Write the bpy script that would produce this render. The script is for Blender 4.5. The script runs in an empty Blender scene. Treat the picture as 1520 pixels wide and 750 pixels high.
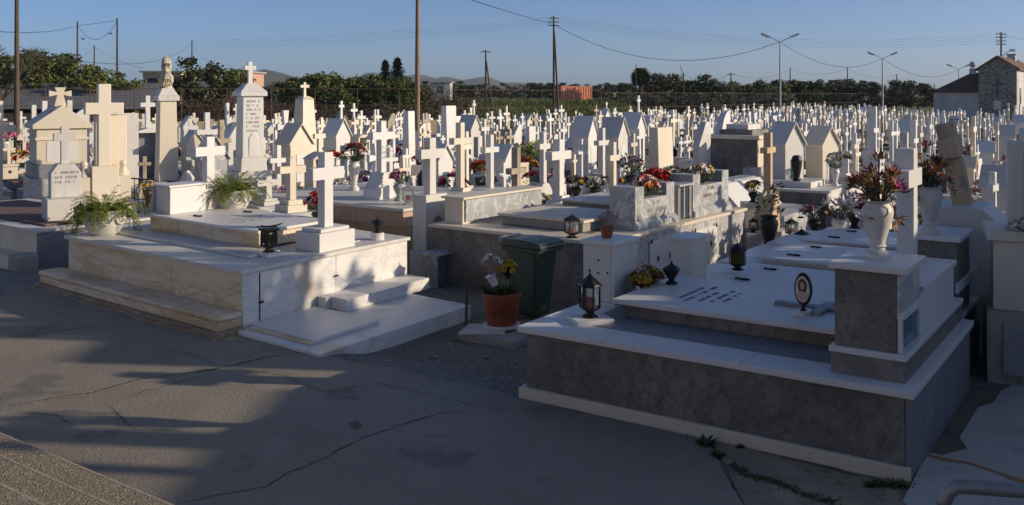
import bpy, bmesh, math, random
from mathutils import Vector, Matrix
R = random.Random(7)
PI = math.pi
H, F, YH = 2.9, 1400.0, 140.0
SC = bpy.context.scene
COL = SC.collection

def rad(a): return math.radians(a)
def G(px, py, z=0.0):
    Y = (H - z) * F / (py - YH)
    return ((px - 760) / F * Y, Y, z)
def XY(px, Y): return ((px - 760) / F * Y, Y)
def Zt(py, Y): return H - (py - YH) * Y / F
TH = 35.0
def uv(th=TH):
    t = rad(th)
    return Vector((math.cos(t), -math.sin(t), 0)), Vector((math.sin(t), math.cos(t), 0))

# ------------------------------------------------------------------ materials
MATS = {}
def mat(name, base, rough=0.6, layers=(), bump=None, tint=0.0, metal=0.0, emit=None, alpha=None, trans=0.0, spec=None, space='OBJ'):
    m = bpy.data.materials.new(name); m.use_nodes = True
    nt = m.node_tree; N = nt.nodes; L = nt.links
    b = N['Principled BSDF']
    b.inputs['Roughness'].default_value = rough
    b.inputs['Metallic'].default_value = metal
    if spec is not None: b.inputs['Specular IOR Level'].default_value = spec
    if trans: b.inputs['Transmission Weight'].default_value = trans
    tc = N.new('ShaderNodeTexCoord'); oi = N.new('ShaderNodeObjectInfo')
    mul = N.new('ShaderNodeVectorMath'); mul.operation = 'SCALE'
    cmb = N.new('ShaderNodeCombineXYZ')
    for k in range(3): L.new(oi.outputs['Random'], cmb.inputs[k])
    L.new(cmb.outputs[0], mul.inputs[0]); mul.inputs['Scale'].default_value = 37.0 if space == 'OBJ' else 0.0
    add = N.new('ShaderNodeVectorMath'); add.operation = 'ADD'
    if space == 'OBJ': L.new(tc.outputs['Object'], add.inputs[0])
    else:
        ge = N.new('ShaderNodeNewGeometry'); L.new(ge.outputs['Position'], add.inputs[0])
    L.new(mul.outputs[0], add.inputs[1])
    vec = add.outputs[0]
    rgb = N.new('ShaderNodeRGB'); rgb.outputs[0].default_value = (*base, 1)
    col = rgb.outputs[0]
    for ly in layers:
        kind, scale, lo, hi, c2, fac = ly[:6]
        st = ly[6] if len(ly) > 6 else (1, 1, 1)
        mp = N.new('ShaderNodeMapping'); mp.inputs['Scale'].default_value = st
        if len(ly) > 7: mp.inputs['Rotation'].default_value = ly[7]
        L.new(vec, mp.inputs['Vector'])
        if kind in ('noise', 'vein'):
            tx = N.new('ShaderNodeTexNoise'); tx.inputs['Scale'].default_value = scale
            tx.inputs['Detail'].default_value = 6; tx.inputs['Roughness'].default_value = 0.6
            if kind == 'vein': tx.inputs['Distortion'].default_value = 1.2
            L.new(mp.outputs[0], tx.inputs['Vector']); val = tx.outputs['Fac']
            if kind == 'vein':
                s = N.new('ShaderNodeMath'); s.operation = 'SUBTRACT'; L.new(val, s.inputs[0]); s.inputs[1].default_value = 0.5
                a = N.new('ShaderNodeMath'); a.operation = 'ABSOLUTE'; L.new(s.outputs[0], a.inputs[0]); val = a.outputs[0]
        else:
            tx = N.new('ShaderNodeTexVoronoi'); tx.inputs['Scale'].default_value = scale
            L.new(mp.outputs[0], tx.inputs['Vector'])
            if kind == 'cell':
                sp = N.new('ShaderNodeSeparateColor'); L.new(tx.outputs['Color'], sp.inputs[0]); val = sp.outputs[0]
            else: val = tx.outputs['Distance']
        mr = N.new('ShaderNodeMapRange'); mr.interpolation_type = 'SMOOTHSTEP'
        L.new(val, mr.inputs['Value']); mr.inputs['From Min'].default_value = lo; mr.inputs['From Max'].default_value = hi
        if kind == 'vein': mr.inputs['To Min'].default_value = fac; mr.inputs['To Max'].default_value = 0
        else: mr.inputs['To Min'].default_value = 0; mr.inputs['To Max'].default_value = fac
        mx = N.new('ShaderNodeMix'); mx.data_type = 'RGBA'
        L.new(mr.outputs[0], mx.inputs['Factor']); L.new(col, mx.inputs[6]); mx.inputs[7].default_value = (*c2, 1)
        col = mx.outputs[2]
    if tint:
        hs = N.new('ShaderNodeHueSaturation')
        mr = N.new('ShaderNodeMapRange'); L.new(oi.outputs['Random'], mr.inputs['Value'])
        mr.inputs['To Min'].default_value = 1 - tint; mr.inputs['To Max'].default_value = 1 + tint * 0.6
        L.new(mr.outputs[0], hs.inputs['Value']); L.new(col, hs.inputs['Color']); col = hs.outputs[0]
    L.new(col, b.inputs['Base Color'])
    if bump:
        tx = N.new('ShaderNodeTexNoise'); tx.inputs['Scale'].default_value = bump[0]; tx.inputs['Detail'].default_value = 8
        L.new(vec, tx.inputs['Vector'])
        bp = N.new('ShaderNodeBump'); bp.inputs['Strength'].default_value = bump[1]; bp.inputs['Distance'].default_value = bump[2] if len(bump) > 2 else 0.01
        L.new(tx.outputs['Fac'], bp.inputs['Height']); L.new(bp.outputs[0], b.inputs['Normal'])
    MATS[name] = m
    return m

mat('white_marble', (.63, .615, .58), .5, [('noise', 1.3, .42, .7, (.56, .53, .47), .7), ('noise', 2.5, .52, .72, (.46, .43, .38), .5, (3, 3, .35)), ('vein', .9, .0, .03, (.6, .6, .6), .25), ('noise', 9, .55, .8, (.58, .54, .46), .35)], (60, .08, .004), tint=.07)
mat('clean_marble', (.68, .668, .645), .42, [('noise', 2.2, .55, .75, (.52, .5, .46), .45, (3, 3, .4)), ('vein', 1.1, .0, .025, (.62, .63, .66), .3), ('noise', 2.5, .5, .8, (.7, .69, .66), .5)], (80, .05, .003), tint=.04)
mat('cream_marble', (.70, .63, .51), .5, [('noise', 1.1, .45, .7, (.62, .5, .35), .6, (1, 1, .25)), ('noise', 14, .55, .8, (.5, .43, .33), .4)], (50, .12, .005), tint=.1)
mat('ochre_marble', (.74, .63, .47), .5, [('noise', 1.2, .45, .64, (.56, .37, .18), .8, (.6, 2.2, 3.2), (0, .35, 0)), ('vein', 1.4, 0, .05, (.42, .3, .2), .5, (.5, 2, 2.6), (0, .4, 0)), ('noise', 12, .55, .8, (.45, .37, .28), .35)], (40, .1, .004))
mat('stained_marble', (.74, .73, .70), .45, [('noise', .85, .54, .68, (.5, .37, .21), .85), ('vein', 1.2, 0, .05, (.5, .5, .52), .45, (1, 1, 1.8)), ('noise', 10, .5, .8, (.6, .57, .5), .4)], (60, .08, .004))
mat('grey_marble', (.42, .43, .44), .42, [('noise', 2.2, .4, .66, (.29, .3, .32), .8), ('vein', 1.6, 0, .035, (.68, .68, .67), .75), ('noise', 12, .5, .8, (.33, .33, .34), .4)], (50, .06, .003), tint=.1)
mat('dark_marble', (.15, .143, .134), .5, [('noise', 6, .45, .57, (.235, .225, .21), .7, (1, 1, .8)), ('noise', 17, .5, .62, (.085, .08, .074), .6), ('vein', 5, 0, .02, (.34, .31, .28), .4), ('noise', 1.3, .45, .65, (.085, .077, .07), .7), ('vein', 3.0, 0, .03, (.27, .255, .24), .3), ('noise', 24, .5, .75, (.11, .10, .09), .6), ('noise', 1.2, .5, .75, (.20, .185, .17), .5)], (45, .12, .005), tint=.08)
mat('blue_marble', (.2, .21, .235), .45, [('vein', 2.2, 0, .03, (.36, .37, .4), .25, (.4, 2, 1)), ('noise', 6, .45, .7, (.13, .14, .17), .6, (.5, 2, 1))], (50, .05, .003))
mat('old_stone', (.42, .36, .27), .85, [('noise', 3, .45, .7, (.25, .2, .15), .8), ('noise', 18, .5, .75, (.52, .46, .37), .6)], (30, .4, .01), tint=.12)
mat('weathered_stone', (.6, .43, .27), .85, [('noise', 4, .5, .65, (.34, .24, .16), .8), ('noise', 2, .5, .75, (.3, .32, .35), .7)], (30, .4, .01), tint=.1)
mat('statue_stone', (.55, .49, .38), .8, [('noise', 7, .48, .62, (.2, .13, .08), .85, (1, 1, .5)), ('noise', 20, .5, .7, (.68, .64, .55), .5)], (40, .3, .01))
mat('pink_stone', (.52, .36, .28), .75, [('noise', 3, .45, .7, (.45, .3, .2), .7), ('noise', 25, .5, .8, (.6, .45, .38), .5)], (50, .15, .005))
mat('pebble_edge', (.44, .365, .26), .9, [('cell', 70, .3, .9, (.56, .48, .37), .8), ('dist', 70, .3, .6, (.2, .165, .12), .7)])
mat('honey_stone', (.5, .36, .2), .8, [('noise', 4, .4, .65, (.35, .22, .12), .8), ('noise', 2, .5, .7, (.55, .45, .3), .7)], (30, .3, .01))
mat('footing', (.30, .235, .17), .9, [('noise', 3, .42, .65, (.42, .33, .23), .8), ('noise', 12, .5, .7, (.14, .11, .085), .8)], (22, .8, .03))
mat('cement', (.33, .32, .29), .9, [('noise', 2, .45, .7, (.24, .22, .2), .7), ('noise', 20, .5, .75, (.42, .4, .37), .5)], (40, .3, .01), tint=.1)
mat('pavement', (.285, .25, .198), .92, [('noise', .35, .38, .68, (.21, .183, .147), .85), ('noise', 2.2, .5, .78, (.355, .312, .25), .55, (1, .5, 1)), ('noise', 30, .5, .72, (.13, .125, .12), .5), ('noise', .9, .58, .66, (.11, .1, .092), .55), ('cell', 90, .88, .95, (.36, .33, .29), .4)], (38, .6, .012), space='W')
mat('pale_concrete', (.47, .455, .415), .9, [('noise', 1.2, .45, .7, (.36, .345, .31), .7), ('noise', 5, .55, .7, (.3, .285, .255), .6), ('noise', .5, .5, .7, (.52, .5, .46), .7), ('noise', 28, .5, .75, (.55, .53, .5), .4)], (50, .3, .01), space='W')
mat('soil', (.17, .135, .10), .95, [('noise', 2, .42, .66, (.1, .08, .06), .8), ('noise', 14, .5, .75, (.22, .18, .135), .6), ('cell', 70, .86, .95, (.34, .3, .25), .5)], (24, .9, .04), space='W')
mat('gravel', (.28, .26, .23), .95, [('cell', 22, .3, .9, (.42, .39, .35), .8), ('dist', 22, .25, .5, (.11, .1, .085), .7), ('noise', .6, .4, .65, (.17, .15, .115), .7)], (30, .8, .04), space='W')
mat('field_earth', (.22, .18, .13), .95, [('noise', .08, .42, .6, (.10, .13, .05), .9), ('noise', .9, .45, .7, (.15, .13, .08), .7)], space='W')
mat('pink_gravel', (.27, .17, .16), .9, [('cell', 45, .2, .9, (.42, .28, .27), .9), ('dist', 45, .2, .5, (.08, .05, .05), .8)], (45, .9, .03))
mat('aggregate', (.40, .325, .225), .9, [('cell', 75, .25, .9, (.55, .46, .33), .85), ('dist', 75, .25, .55, (.12, .1, .075), .75), ('cell', 60, .93, .97, (.7, .62, .5), .6), ('noise', 3, .45, .7, (.22, .185, .14), .5)], (70, .9, .02))
mat('black_iron', (.018, .018, .02), .45, [('noise', 30, .5, .8, (.05, .04, .035), .5)], metal=.4)
mat('bronze', (.045, .035, .022), .45, [('noise', 16, .45, .7, (.12, .09, .05), .6)], metal=.5)
mat('dark_metal', (.035, .03, .028), .6, [('noise', 14, .5, .75, (.09, .06, .04), .5)])
mat('gold', (.5, .33, .09), .4, metal=.7)
mat('silver', (.5, .5, .48), .4, [('noise', 10, .4, .7, (.3, .29, .27), .7)], metal=.6)
mat('galvanized', (.28, .29, .3), .5, [('noise', 6, .4, .7, (.2, .2, .21), .6)], metal=.5)
mat('wire_black', (.02, .02, .022), .6)
mat('crack_dark', (.035, .03, .026), .95)
mat('rust', (.10, .055, .035), .8, [('noise', 3, .4, .65, (.2, .11, .055), .7), ('noise', 1, .5, .7, (.08, .045, .03), .7)], tint=.1)
mat('pole_wood', (.105, .075, .055), .9, [('noise', 4, .4, .7, (.05, .038, .03), .8, (6, 6, .5))], (30, .3, .01), tint=.15)
mat('brown_pole', (.20, .125, .075), .75, [('noise', 3, .42, .66, (.3, .22, .15), .7, (6, 6, .4)), ('noise', 1.5, .5, .7, (.1, .06, .04), .7)])
mat('glass', (.85, .9, .9), .05, trans=.92, spec=.5)
mat('dark_glass', (.05, .07, .09), .08)
mat('blue_glass', (.06, .16, .22), .1)
mat('yellow_glass', (.10, .07, .012), .15)
mat('red_wax', (.35, .02, .02), .4)
mat('terracotta', (.30, .072, .03), .62, [('noise', 6, .45, .75, (.22, .05, .025), .6), ('noise', 30, .5, .8, (.36, .12, .07), .35)])
mat('bin_green', (.022, .05, .03), .5, [('noise', 5, .5, .75, (.05, .075, .055), .45)], (90, .05, .002))
mat('bin_lid', (.016, .038, .028), .36, [('noise', 5, .5, .75, (.035, .055, .045), .45)])
mat('plastic_white', (.72, .71, .68), .4)
mat('plastic_black', (.02, .02, .02), .5)
mat('inscription', (.16, .18, .26), .8)
mat('inscription_red', (.33, .22, .2), .8)
mat('inscription_pale', (.38, .36, .33), .8)
mat('engraved', (.36, .33, .28), .8)
def leafmat(name, c, c2, c3, rough=.55):
    mat(name, c, rough, [('noise', 1.1, .4, .62, c2, .8), ('cell', 7, .5, .95, c3, .6)], tint=.12)
leafmat('fern_leaf', (.2, .26, .04), (.13, .19, .028), (.3, .33, .06))
leafmat('plant_leaf', (.04, .075, .022), (.025, .05, .018), (.075, .11, .035))
leafmat('orange_leaf', (.10, .125, .022), (.06, .085, .016), (.17, .17, .04))
leafmat('dark_leaf', (.05, .066, .024), (.03, .042, .018), (.085, .10, .036))
leafmat('conifer_leaf', (.022, .035, .026), (.014, .024, .02), (.035, .05, .035))
leafmat('olive_leaf', (.12, .12, .08), (.075, .078, .05), (.16, .16, .115))
leafmat('brown_twig', (.09, .052, .035), (.06, .036, .026), (.12, .075, .05))
leafmat('palm_leaf', (.06, .07, .022), (.03, .042, .016), (.13, .125, .05))
leafmat('bank_blades', (.11, .15, .035), (.07, .105, .022), (.17, .18, .06))
leafmat('weed_leaf', (.05, .09, .02), (.03, .06, .015), (.09, .13, .03))
mat('bark', (.07, .055, .042), .95, [('noise', 6, .4, .7, (.04, .03, .024), .8, (3, 3, .6))], (20, .5, .02))
mat('grass_bank', (.09, .13, .03), .95, [('noise', .12, .42, .62, (.10, .09, .035), .8), ('noise', 1.5, .4, .7, (.045, .07, .018), .8)], (3, .8, .3), space='W')
for nm, c in dict(red=(.55, .015, .012), darkred=(.2, .008, .015), pink=(.62, .16, .24), palepink=(.68, .4, .42), white=(.72, .7, .66), yellow=(.62, .42, .03), orange=(.6, .15, .02), purple=(.25, .06, .26), rust=(.3, .12, .025), tan=(.45, .32, .24), magenta=(.45, .04, .2), maroon=(.12, .012, .035)).items():
    mat('petal_' + nm, c, .6, [('noise', 20, .4, .7, tuple(x * .6 for x in c), .6)], tint=.1)
mat('orange_fruit', (.7, .26, .02), .5)
mat('tarp_grey', (.15, .153, .157), .8, [('noise', .25, .4, .66, (.2, .2, .202), .8, (1, 1, 2)), ('noise', 3, .5, .75, (.075, .078, .082), .5)])
mat('container_red', (.58, .19, .10), .6, [('noise', .6, .4, .7, (.5, .16, .09), .6), ('noise', 4, .55, .75, (.28, .1, .06), .5)])
mat('plaster_tan', (.5, .4, .26), .9, [('noise', .8, .45, .7, (.42, .33, .22), .6)])
mat('bounce_plaster', (.66, .54, .38), .9, [('noise', .8, .45, .7, (.58, .47, .33), .6)])  # warm colour for the added building that bounces sunlight
mat('plaster_pink', (.5, .31, .23), .9, [('noise', .8, .45, .7, (.42, .26, .2), .6)])
mat('plaster_white', (.55, .53, .5), .9, [('noise', .5, .42, .68, (.38, .37, .35), .8), ('noise', 3, .5, .75, (.3, .29, .27), .5)])
mat('roof_tile', (.15, .085, .055), .85, [('noise', 1.5, .42, .66, (.09, .055, .04), .8), ('noise', 8, .5, .75, (.22, .14, .09), .6)], (8, .6, .05))
mat('masonry', (.2, .18, .155), .9, [('cell', 3.6, .2, .8, (.10, .09, .078), .8, (1, 1, 1.7)), ('dist', 3.6, .42, .62, (.33, .305, .27), .75, (1, 1, 1.7)), ('noise', 9, .5, .75, (.2, .18, .15), .6)], (6, .7, .06))
mat('hill_scrub', (.05, .058, .04), .95, [('noise', .004, .42, .62, (.09, .085, .065), .7)], space='W')
mat('roof_slate', (.36, .36, .37), .5, [('noise', 4, .4, .7, (.27, .27, .28), .6)], tint=.25)
mat('skin_photo', (.55, .36, .25), .4); mat('hair_photo', (.045, .025, .018), .4); mat('photo_back', (.6, .55, .5), .3); mat('blouse_photo', (.58, .4, .33), .4)
mat('hi_vis', (.55, .75, .05), .6); mat('dark_cloth', (.03, .035, .05), .9); mat('bird_dark', (.02, .02, .022), .8)
mat('lamp_lens', (.55, .53, .48), .3)
mat('cord_orange', (.42, .2, .08), .8)

# ------------------------------------------------------------------ mesh builder
class MB:
    def __init__(s): s.v = []; s.f = []; s.m = []; s.mi = 0
    def add(s, vs, fs, mi=None):
        o = len(s.v); s.v += [tuple(p) for p in vs]
        for f in fs: s.f.append([i + o for i in f]); s.m.append(s.mi if mi is None else mi)
        return s
    def box(s, x0, x1, y0, y1, z0, z1, mi=None):
        return s.add([(x0, y0, z0), (x1, y0, z0), (x1, y1, z0), (x0, y1, z0), (x0, y0, z1), (x1, y0, z1), (x1, y1, z1), (x0, y1, z1)],
                     [(0, 3, 2, 1), (4, 5, 6, 7), (0, 1, 5, 4), (1, 2, 6, 5), (2, 3, 7, 6), (3, 0, 4, 7)], mi)
    def cbox(s, cx, cy, wx, wy, z0, z1, mi=None): return s.box(cx - wx / 2, cx + wx / 2, cy - wy / 2, cy + wy / 2, z0, z1, mi)
    def frus(s, cx, cy, z0, z1, wx0, wy0, wx1, wy1, mi=None):
        v = []
        for wx, wy, z in ((wx0, wy0, z0), (wx1, wy1, z1)):
            v += [(cx - wx / 2, cy - wy / 2, z), (cx + wx / 2, cy - wy / 2, z), (cx + wx / 2, cy + wy / 2, z), (cx - wx / 2, cy + wy / 2, z)]
        return s.add(v, [(0, 3, 2, 1), (4, 5, 6, 7), (0, 1, 5, 4), (1, 2, 6, 5), (2, 3, 7, 6), (3, 0, 4, 7)], mi)
    def prism(s, pts, h0, h1, axis='x', mi=None):
        n = len(pts)
        def P(p, h): return {'x': (h, p[0], p[1]), 'y': (p[0], h, p[1]), 'z': (p[0], p[1], h)}[axis]
        vs = [P(p, h0) for p in pts] + [P(p, h1) for p in pts]
        fs = [tuple(range(n))[::-1], tuple(range(n, 2 * n))] + [(i, (i + 1) % n, n + (i + 1) % n, n + i) for i in range(n)]
        return s.add(vs, fs, mi)
    def lathe(s, prof, n=20, c=(0, 0, 0), mi=None, fold=0, k=6, ph=0, sx=1, sy=1):
        vs = []
        for j, (r, z) in enumerate(prof):
            for i in range(n):
                a = 2 * PI * i / n + ph; rr = r * (1 + fold * math.sin(k * a + j * .8))
                vs.append((c[0] + rr * math.cos(a) * sx, c[1] + rr * math.sin(a) * sy, c[2] + z))
        fs = []
        for j in range(len(prof) - 1):
            for i in range(n): fs.append((j * n + i, j * n + (i + 1) % n, (j + 1) * n + (i + 1) % n, (j + 1) * n + i))
        fs.append(tuple(range(n))[::-1]); fs.append(tuple(range((len(prof) - 1) * n, len(prof) * n)))
        return s.add(vs, fs, mi)
    def tube(s, pts, r, n=7, mi=None):
        pts = [Vector(p) for p in pts]; vs = []; m = len(pts)
        for i, p in enumerate(pts):
            d = (pts[min(i + 1, m - 1)] - pts[max(i - 1, 0)]).normalized()
            a = d.cross(Vector((0, 0, 1)))
            if a.length < 1e-3: a = d.cross(Vector((1, 0, 0)))
            a.normalize(); b = d.cross(a)
            rr = r[i] if isinstance(r, (list, tuple)) else r
            for k in range(n):
                t = 2 * PI * k / n; vs.append(p + a * (rr * math.cos(t)) + b * (rr * math.sin(t)))
        fs = [(i * n + k, i * n + (k + 1) % n, (i + 1) * n + (k + 1) % n, (i + 1) * n + k) for i in range(m - 1) for k in range(n)]
        fs += [tuple(range(n))[::-1], tuple(range((m - 1) * n, m * n))]
        return s.add(vs, fs, mi)
    def ball(s, c, r, mi=None, n=7, sz=1.0):
        prof = [(max(r * math.sin(PI * j / n), r * .02), -r * sz * math.cos(PI * j / n)) for j in range(n + 1)]
        return s.lathe(prof, max(6, n + 1), c, mi)
    def leaf(s, p, d, up, l, w, mi=None, bend=.2):
        p = Vector(p); d = Vector(d).normalized(); sd = d.cross(Vector(up))
        if sd.length < 1e-3: sd = d.cross(Vector((1, .3, 0)))
        sd.normalize(); nn = sd.cross(d)
        q = p + d * l * .5 + nn * l * bend * .5
        return s.add([p, q + sd * w / 2, p + d * l, q - sd * w / 2], [(0, 1, 2, 3)], mi)
    def cloud(s, c, rx, ry, rz, n, size, rng, mi=None, shell=.5, asp=.6):
        for _ in range(n):
            a = rng.uniform(0, 2 * PI); cz = rng.uniform(-1, 1); sr = math.sqrt(1 - cz * cz)
            q = rng.uniform(shell, 1) ** .6
            p = Vector((c[0] + rx * q * sr * math.cos(a), c[1] + ry * q * sr * math.sin(a), c[2] + rz * q * cz))
            d = Vector((rng.gauss(0, 1), rng.gauss(0, 1), rng.gauss(0, .8)))
            if d.length < .1: d = Vector((1, 0, 0))
            l = size * rng.uniform(.6, 1.4)
            s.leaf(p, d, (rng.gauss(0, 1), rng.gauss(0, 1), rng.gauss(0, 1) + .3), l, l * asp, mi)
        return s
    def move(s, dx=0, dy=0, dz=0, rz=0, i0=0, sc=1.0):
        c_, s_ = math.cos(rz), math.sin(rz)
        for i in range(i0, len(s.v)):
            x, y, z = s.v[i]; x *= sc; y *= sc; z *= sc
            s.v[i] = (x * c_ - y * s_ + dx, x * s_ + y * c_ + dy, z + dz)
        return s
    def shear(s, k): s.v = [(x + k * y, y, z) for x, y, z in s.v]; return s
    def merge(s, o, mi=None):
        k = len(s.v); s.v += o.v
        for f, m in zip(o.f, o.m): s.f.append([i + k for i in f]); s.m.append(m if mi is None else mi)
        return s
    def mesh(s, name, mats, smooth=False, fix=True):
        me = bpy.data.meshes.new(name)
        me.from_pydata(s.v, [], s.f)
        for m in (mats if isinstance(mats, (list, tuple)) else [mats]): me.materials.append(MATS[m])
        if any(s.m): me.polygons.foreach_set('material_index', s.m)
        if fix:
            bm = bmesh.new(); bm.from_mesh(me); bmesh.ops.recalc_face_normals(bm, faces=bm.faces); bm.to_mesh(me); bm.free()
        if smooth:
            me.polygons.foreach_set('use_smooth', [True] * len(me.polygons))
            try: me.set_sharp_from_angle(angle=rad(40))
            except Exception: pass
        return me
    def build(s, name, mats, parent=None, loc=(0, 0, 0), rz=0, bev=0, smooth=False, fix=True):
        o = bpy.data.objects.new(name, s.mesh(name, mats, smooth, fix)); COL.objects.link(o)
        o.location = loc; o.rotation_euler = (0, 0, rz)
        if parent: o.parent = parent
        if bev: bevel(o, bev)
        return o
def bevel(o, w, seg=2):
    m = o.modifiers.new('bevel', 'BEVEL'); m.width = w; m.segments = seg; m.limit_method = 'ANGLE'; m.angle_limit = rad(50)
def tag(o, label=None, cat=None, group=None, kind=None):
    if label: o['label'] = label
    if cat: o['category'] = cat
    if group: o['group'] = group
    if kind: o['kind'] = kind
    return o
def thing(name, label, cat, loc, rz=0, group=None):
    o = bpy.data.objects.new(name, None); COL.objects.link(o); o.empty_display_size = .2
    o.location = loc; o.rotation_euler = (0, 0, rz)
    return tag(o, label, cat, group)
def dup(o, loc=None, rz=None, label=None, group=None, scale=None):
    def cp(a, par):
        c = a.copy(); COL.objects.link(c)
        if par: c.parent = par
        for ch in a.children: cp(ch, c)
        return c
    r = cp(o, None)
    if loc is not None: r.location = loc
    if rz is not None: r.rotation_euler = (0, 0, rz)
    if label: r['label'] = label
    if group: r['group'] = group
    if scale: r.scale = (scale,) * 3
    return r
def sph(mb, c, rx, ry, rz, n=10, mi=None):
    prof = [(max(math.sin(PI * j / n), .02), -math.cos(PI * j / n)) for j in range(n + 1)]
    i0 = len(mb.v); mb.lathe(prof, 12, (0, 0, 0), mi)
    for i in range(i0, len(mb.v)):
        x, y, z = mb.v[i]; mb.v[i] = (c[0] + x * rx, c[1] + y * ry, c[2] + z * rz)

def cross_pts(h, arm, t, yb=.62, flare=0.0, at=None):
    """outline in (y, z) of a latin cross standing on z=0"""
    at = at or t; c = h * yb + (h * (1 - yb)) * .25; f = flare
    return [(-t / 2 - f, 0), (t / 2 + f, 0), (t / 2, c - at / 2), (arm / 2, c - at / 2 - f), (arm / 2, c + at / 2 + f), (t / 2, c + at / 2), (t / 2 + f, h), (-t / 2 - f, h), (-t / 2, c + at / 2), (-arm / 2, c + at / 2 + f), (-arm / 2, c - at / 2 - f), (-t / 2, c - at / 2)]
def cross_mb(h, arm, t, d, x=0, y=0, z=0, yb=.62, flare=0, mb=None):
    mb = mb or MB(); i0 = len(mb.v)
    mb.prism(cross_pts(h, arm, t, yb, flare), -d / 2, d / 2, 'x')
    return mb.move(x, y, z, 0, i0)
def strokes(mb, rng, x, y0, y1, z, size, face='x', words=2, mi=None):
    """a row of small cut marks too blurred in the photo to read; runs along y at height z on a face pointing to +x, or on a flat top"""
    y = y0
    while y < y1:
        if rng.random() < .22: y += size * 1.1; continue
        w = size * rng.uniform(.45, .7); th = size * .11
        k = rng.randrange(4)
        def bx(a0, a1, b0, b1):
            if face == 'x': mb.box(x, x + .003, a0, a1, z + b0, z + b1, mi)
            else: mb.box(x - b1, x - b0, a0, a1, z, z + .003, mi)
        bx(y, y + th, 0, size)
        if k != 1: bx(y + w - th, y + w, 0, size)
        if k in (0, 1): bx(y + th, y + w - th, size - th, size)
        if k in (1, 2, 3): bx(y + th, y + w - th, size * .42, size * .42 + th)
        y += w + size * .34
# ------------------------------------------------------------------ ground
def sst(a, b, x):
    t = min(1, max(0, (x - a) / (b - a))); return t * t * (3 - 2 * t)
def gz(x, y):
    vv = .566 * x + .824 * y
    d = max(sst(7.45, 8.3, vv) * sst(-3.4, -2.0, x), sst(15.5, 17.5, y))
    if y < 14: d *= 1 - sst(2.4, 3.3, x)
    return -.15 * d
GR = -.15
def grid_sheet(name, xs, ys, zf, m, kind='structure'):
    mb = MB(); n = len(xs)
    mb.v = [(x, y, zf(x, y)) for y in ys for x in xs]
    mb.f = [(j * n + i, j * n + i + 1, (j + 1) * n + i + 1, (j + 1) * n + i) for j in range(len(ys) - 1) for i in range(n - 1)]
    mb.m = [0] * len(mb.f)
    o = mb.build(name, m, smooth=True, fix=False); return tag(o, kind=kind)
def lin(a, b, n): return [a + (b - a) * i / (n - 1) for i in range(n)]
grid_sheet('ground', [-90, -40, -20] + lin(-12, 12, 61) + [20, 40, 80, 140], [-14, -8, -2] + lin(2, 20, 61) + [30, 50, 74, 96, 130], lambda x, y: gz(x, y) + (R.uniform(-.012, .012) if gz(x, y) < -.02 and 8 < y < 15 else 0), 'gravel')
def bank(x, y):
    px = 760 + F * x / max(y, 1)
    return -.16 + 2.1 * sst(76, 165, y) * sst(560, 700, px) * (1 - sst(900, 990, px)) - .02
grid_sheet('field', [-4200, -1500, -500, -200, -120, -80] + lin(-60, 100, 41) + [140, 220, 600, 1800, 4200], [60, 70, 76, 82, 88, 95] + lin(104, 190, 20) + [230, 300, 500, 1000, 2200, 4600], bank, 'grass_bank')

ftb = MB()
def poly_sheet(name, pts, z0, z1, m, bump=0):
    mb = MB(); mb.prism(pts, z0, z1, 'z'); return mb.build(name, m)
RO = Vector((.077, 9.02, 0)); RT = 34.5
def rl(a, b, O=RO, th=RT):
    u, v = uv(th); p = O + u * a + v * b; return (p.x, p.y)
edge = [(-2.05, 10.42), (-1.6, 10.12), (-1.15, 9.93), (-.8, 9.6), (-.4, 9.42), (.02, 9.03)]
tag(poly_sheet('pavement', [(-24, -9), (1.63, -9), (1.63, 6.9), (1.66, 7.4), (1.62, 7.92)] + edge[::-1] + [(-3.3, 11.45), (-6.9, 14.5), (-8.2, 16.2), (-16, 23), (-24, 23)], -.08, .005, 'pavement'), kind='structure')
tag(poly_sheet('old_pavement', [(1.645, -9), (3.0, -9), (2.95, 6.2), (2.80, 6.75), (2.84, 6.95), (1.66, 7.93), (1.675, 7.4), (1.645, 6.9)], -.08, .0035, 'footing'), kind='structure')
cp = [G(*p)[:2] for p in [(1340, 745), (1352, 724), (1366, 694), (1380, 674), (1398, 678), (1436, 668), (1424, 652), (1436, 632), (1452, 606), (1474, 600), (1486, 582), (1502, 573), (1530, 568)]]
tag(poly_sheet('concrete_path', [(2.85, 4.2)] + cp + [(7.5, 9.4), (9, 7), (9, 4)], -.06, .012, 'pale_concrete'), kind='structure')
tag(poly_sheet('bare_soil', [rl(3.49, -.05), (2.87, 6.97)] + cp[2:][:-1] + [(5.0, 9.6), rl(3.49, 2.7)], -.06, .004, 'soil'), kind='structure')
def ribbon(mb, pix, w0, z, jit=.012, rng=R, taper=True, z_px=0):
    P = [Vector(G(*p, z_px)) for p in pix]; pts = []
    for a, b in zip(P, P[1:]):
        n = max(2, int((b - a).length / .07))
        pts += [a.lerp(b, i / n) for i in range(n)]
    pts.append(P[-1]); n = len(pts); L = []; Rr = []
    off = 0
    for i, p in enumerate(pts):
        d = (pts[min(i + 1, n - 1)] - pts[max(i - 1, 0)]); d.z = 0; d.normalize(); s = Vector((-d.y, d.x, 0))
        off = off * .8 + rng.gauss(0, jit); w = w0 * rng.uniform(.35, 1.35)
        if taper: w *= min(1, 4 * min(i, n - 1 - i) / n + .15)
        q = p + s * off; L.append((q.x + s.x * w / 2, q.y + s.y * w / 2, z)); Rr.append((q.x - s.x * w / 2, q.y - s.y * w / 2, z))
    mb.add(L + Rr, [(i, i + 1, n + i + 1, n + i) for i in range(n - 1)])
mb = MB()
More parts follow.
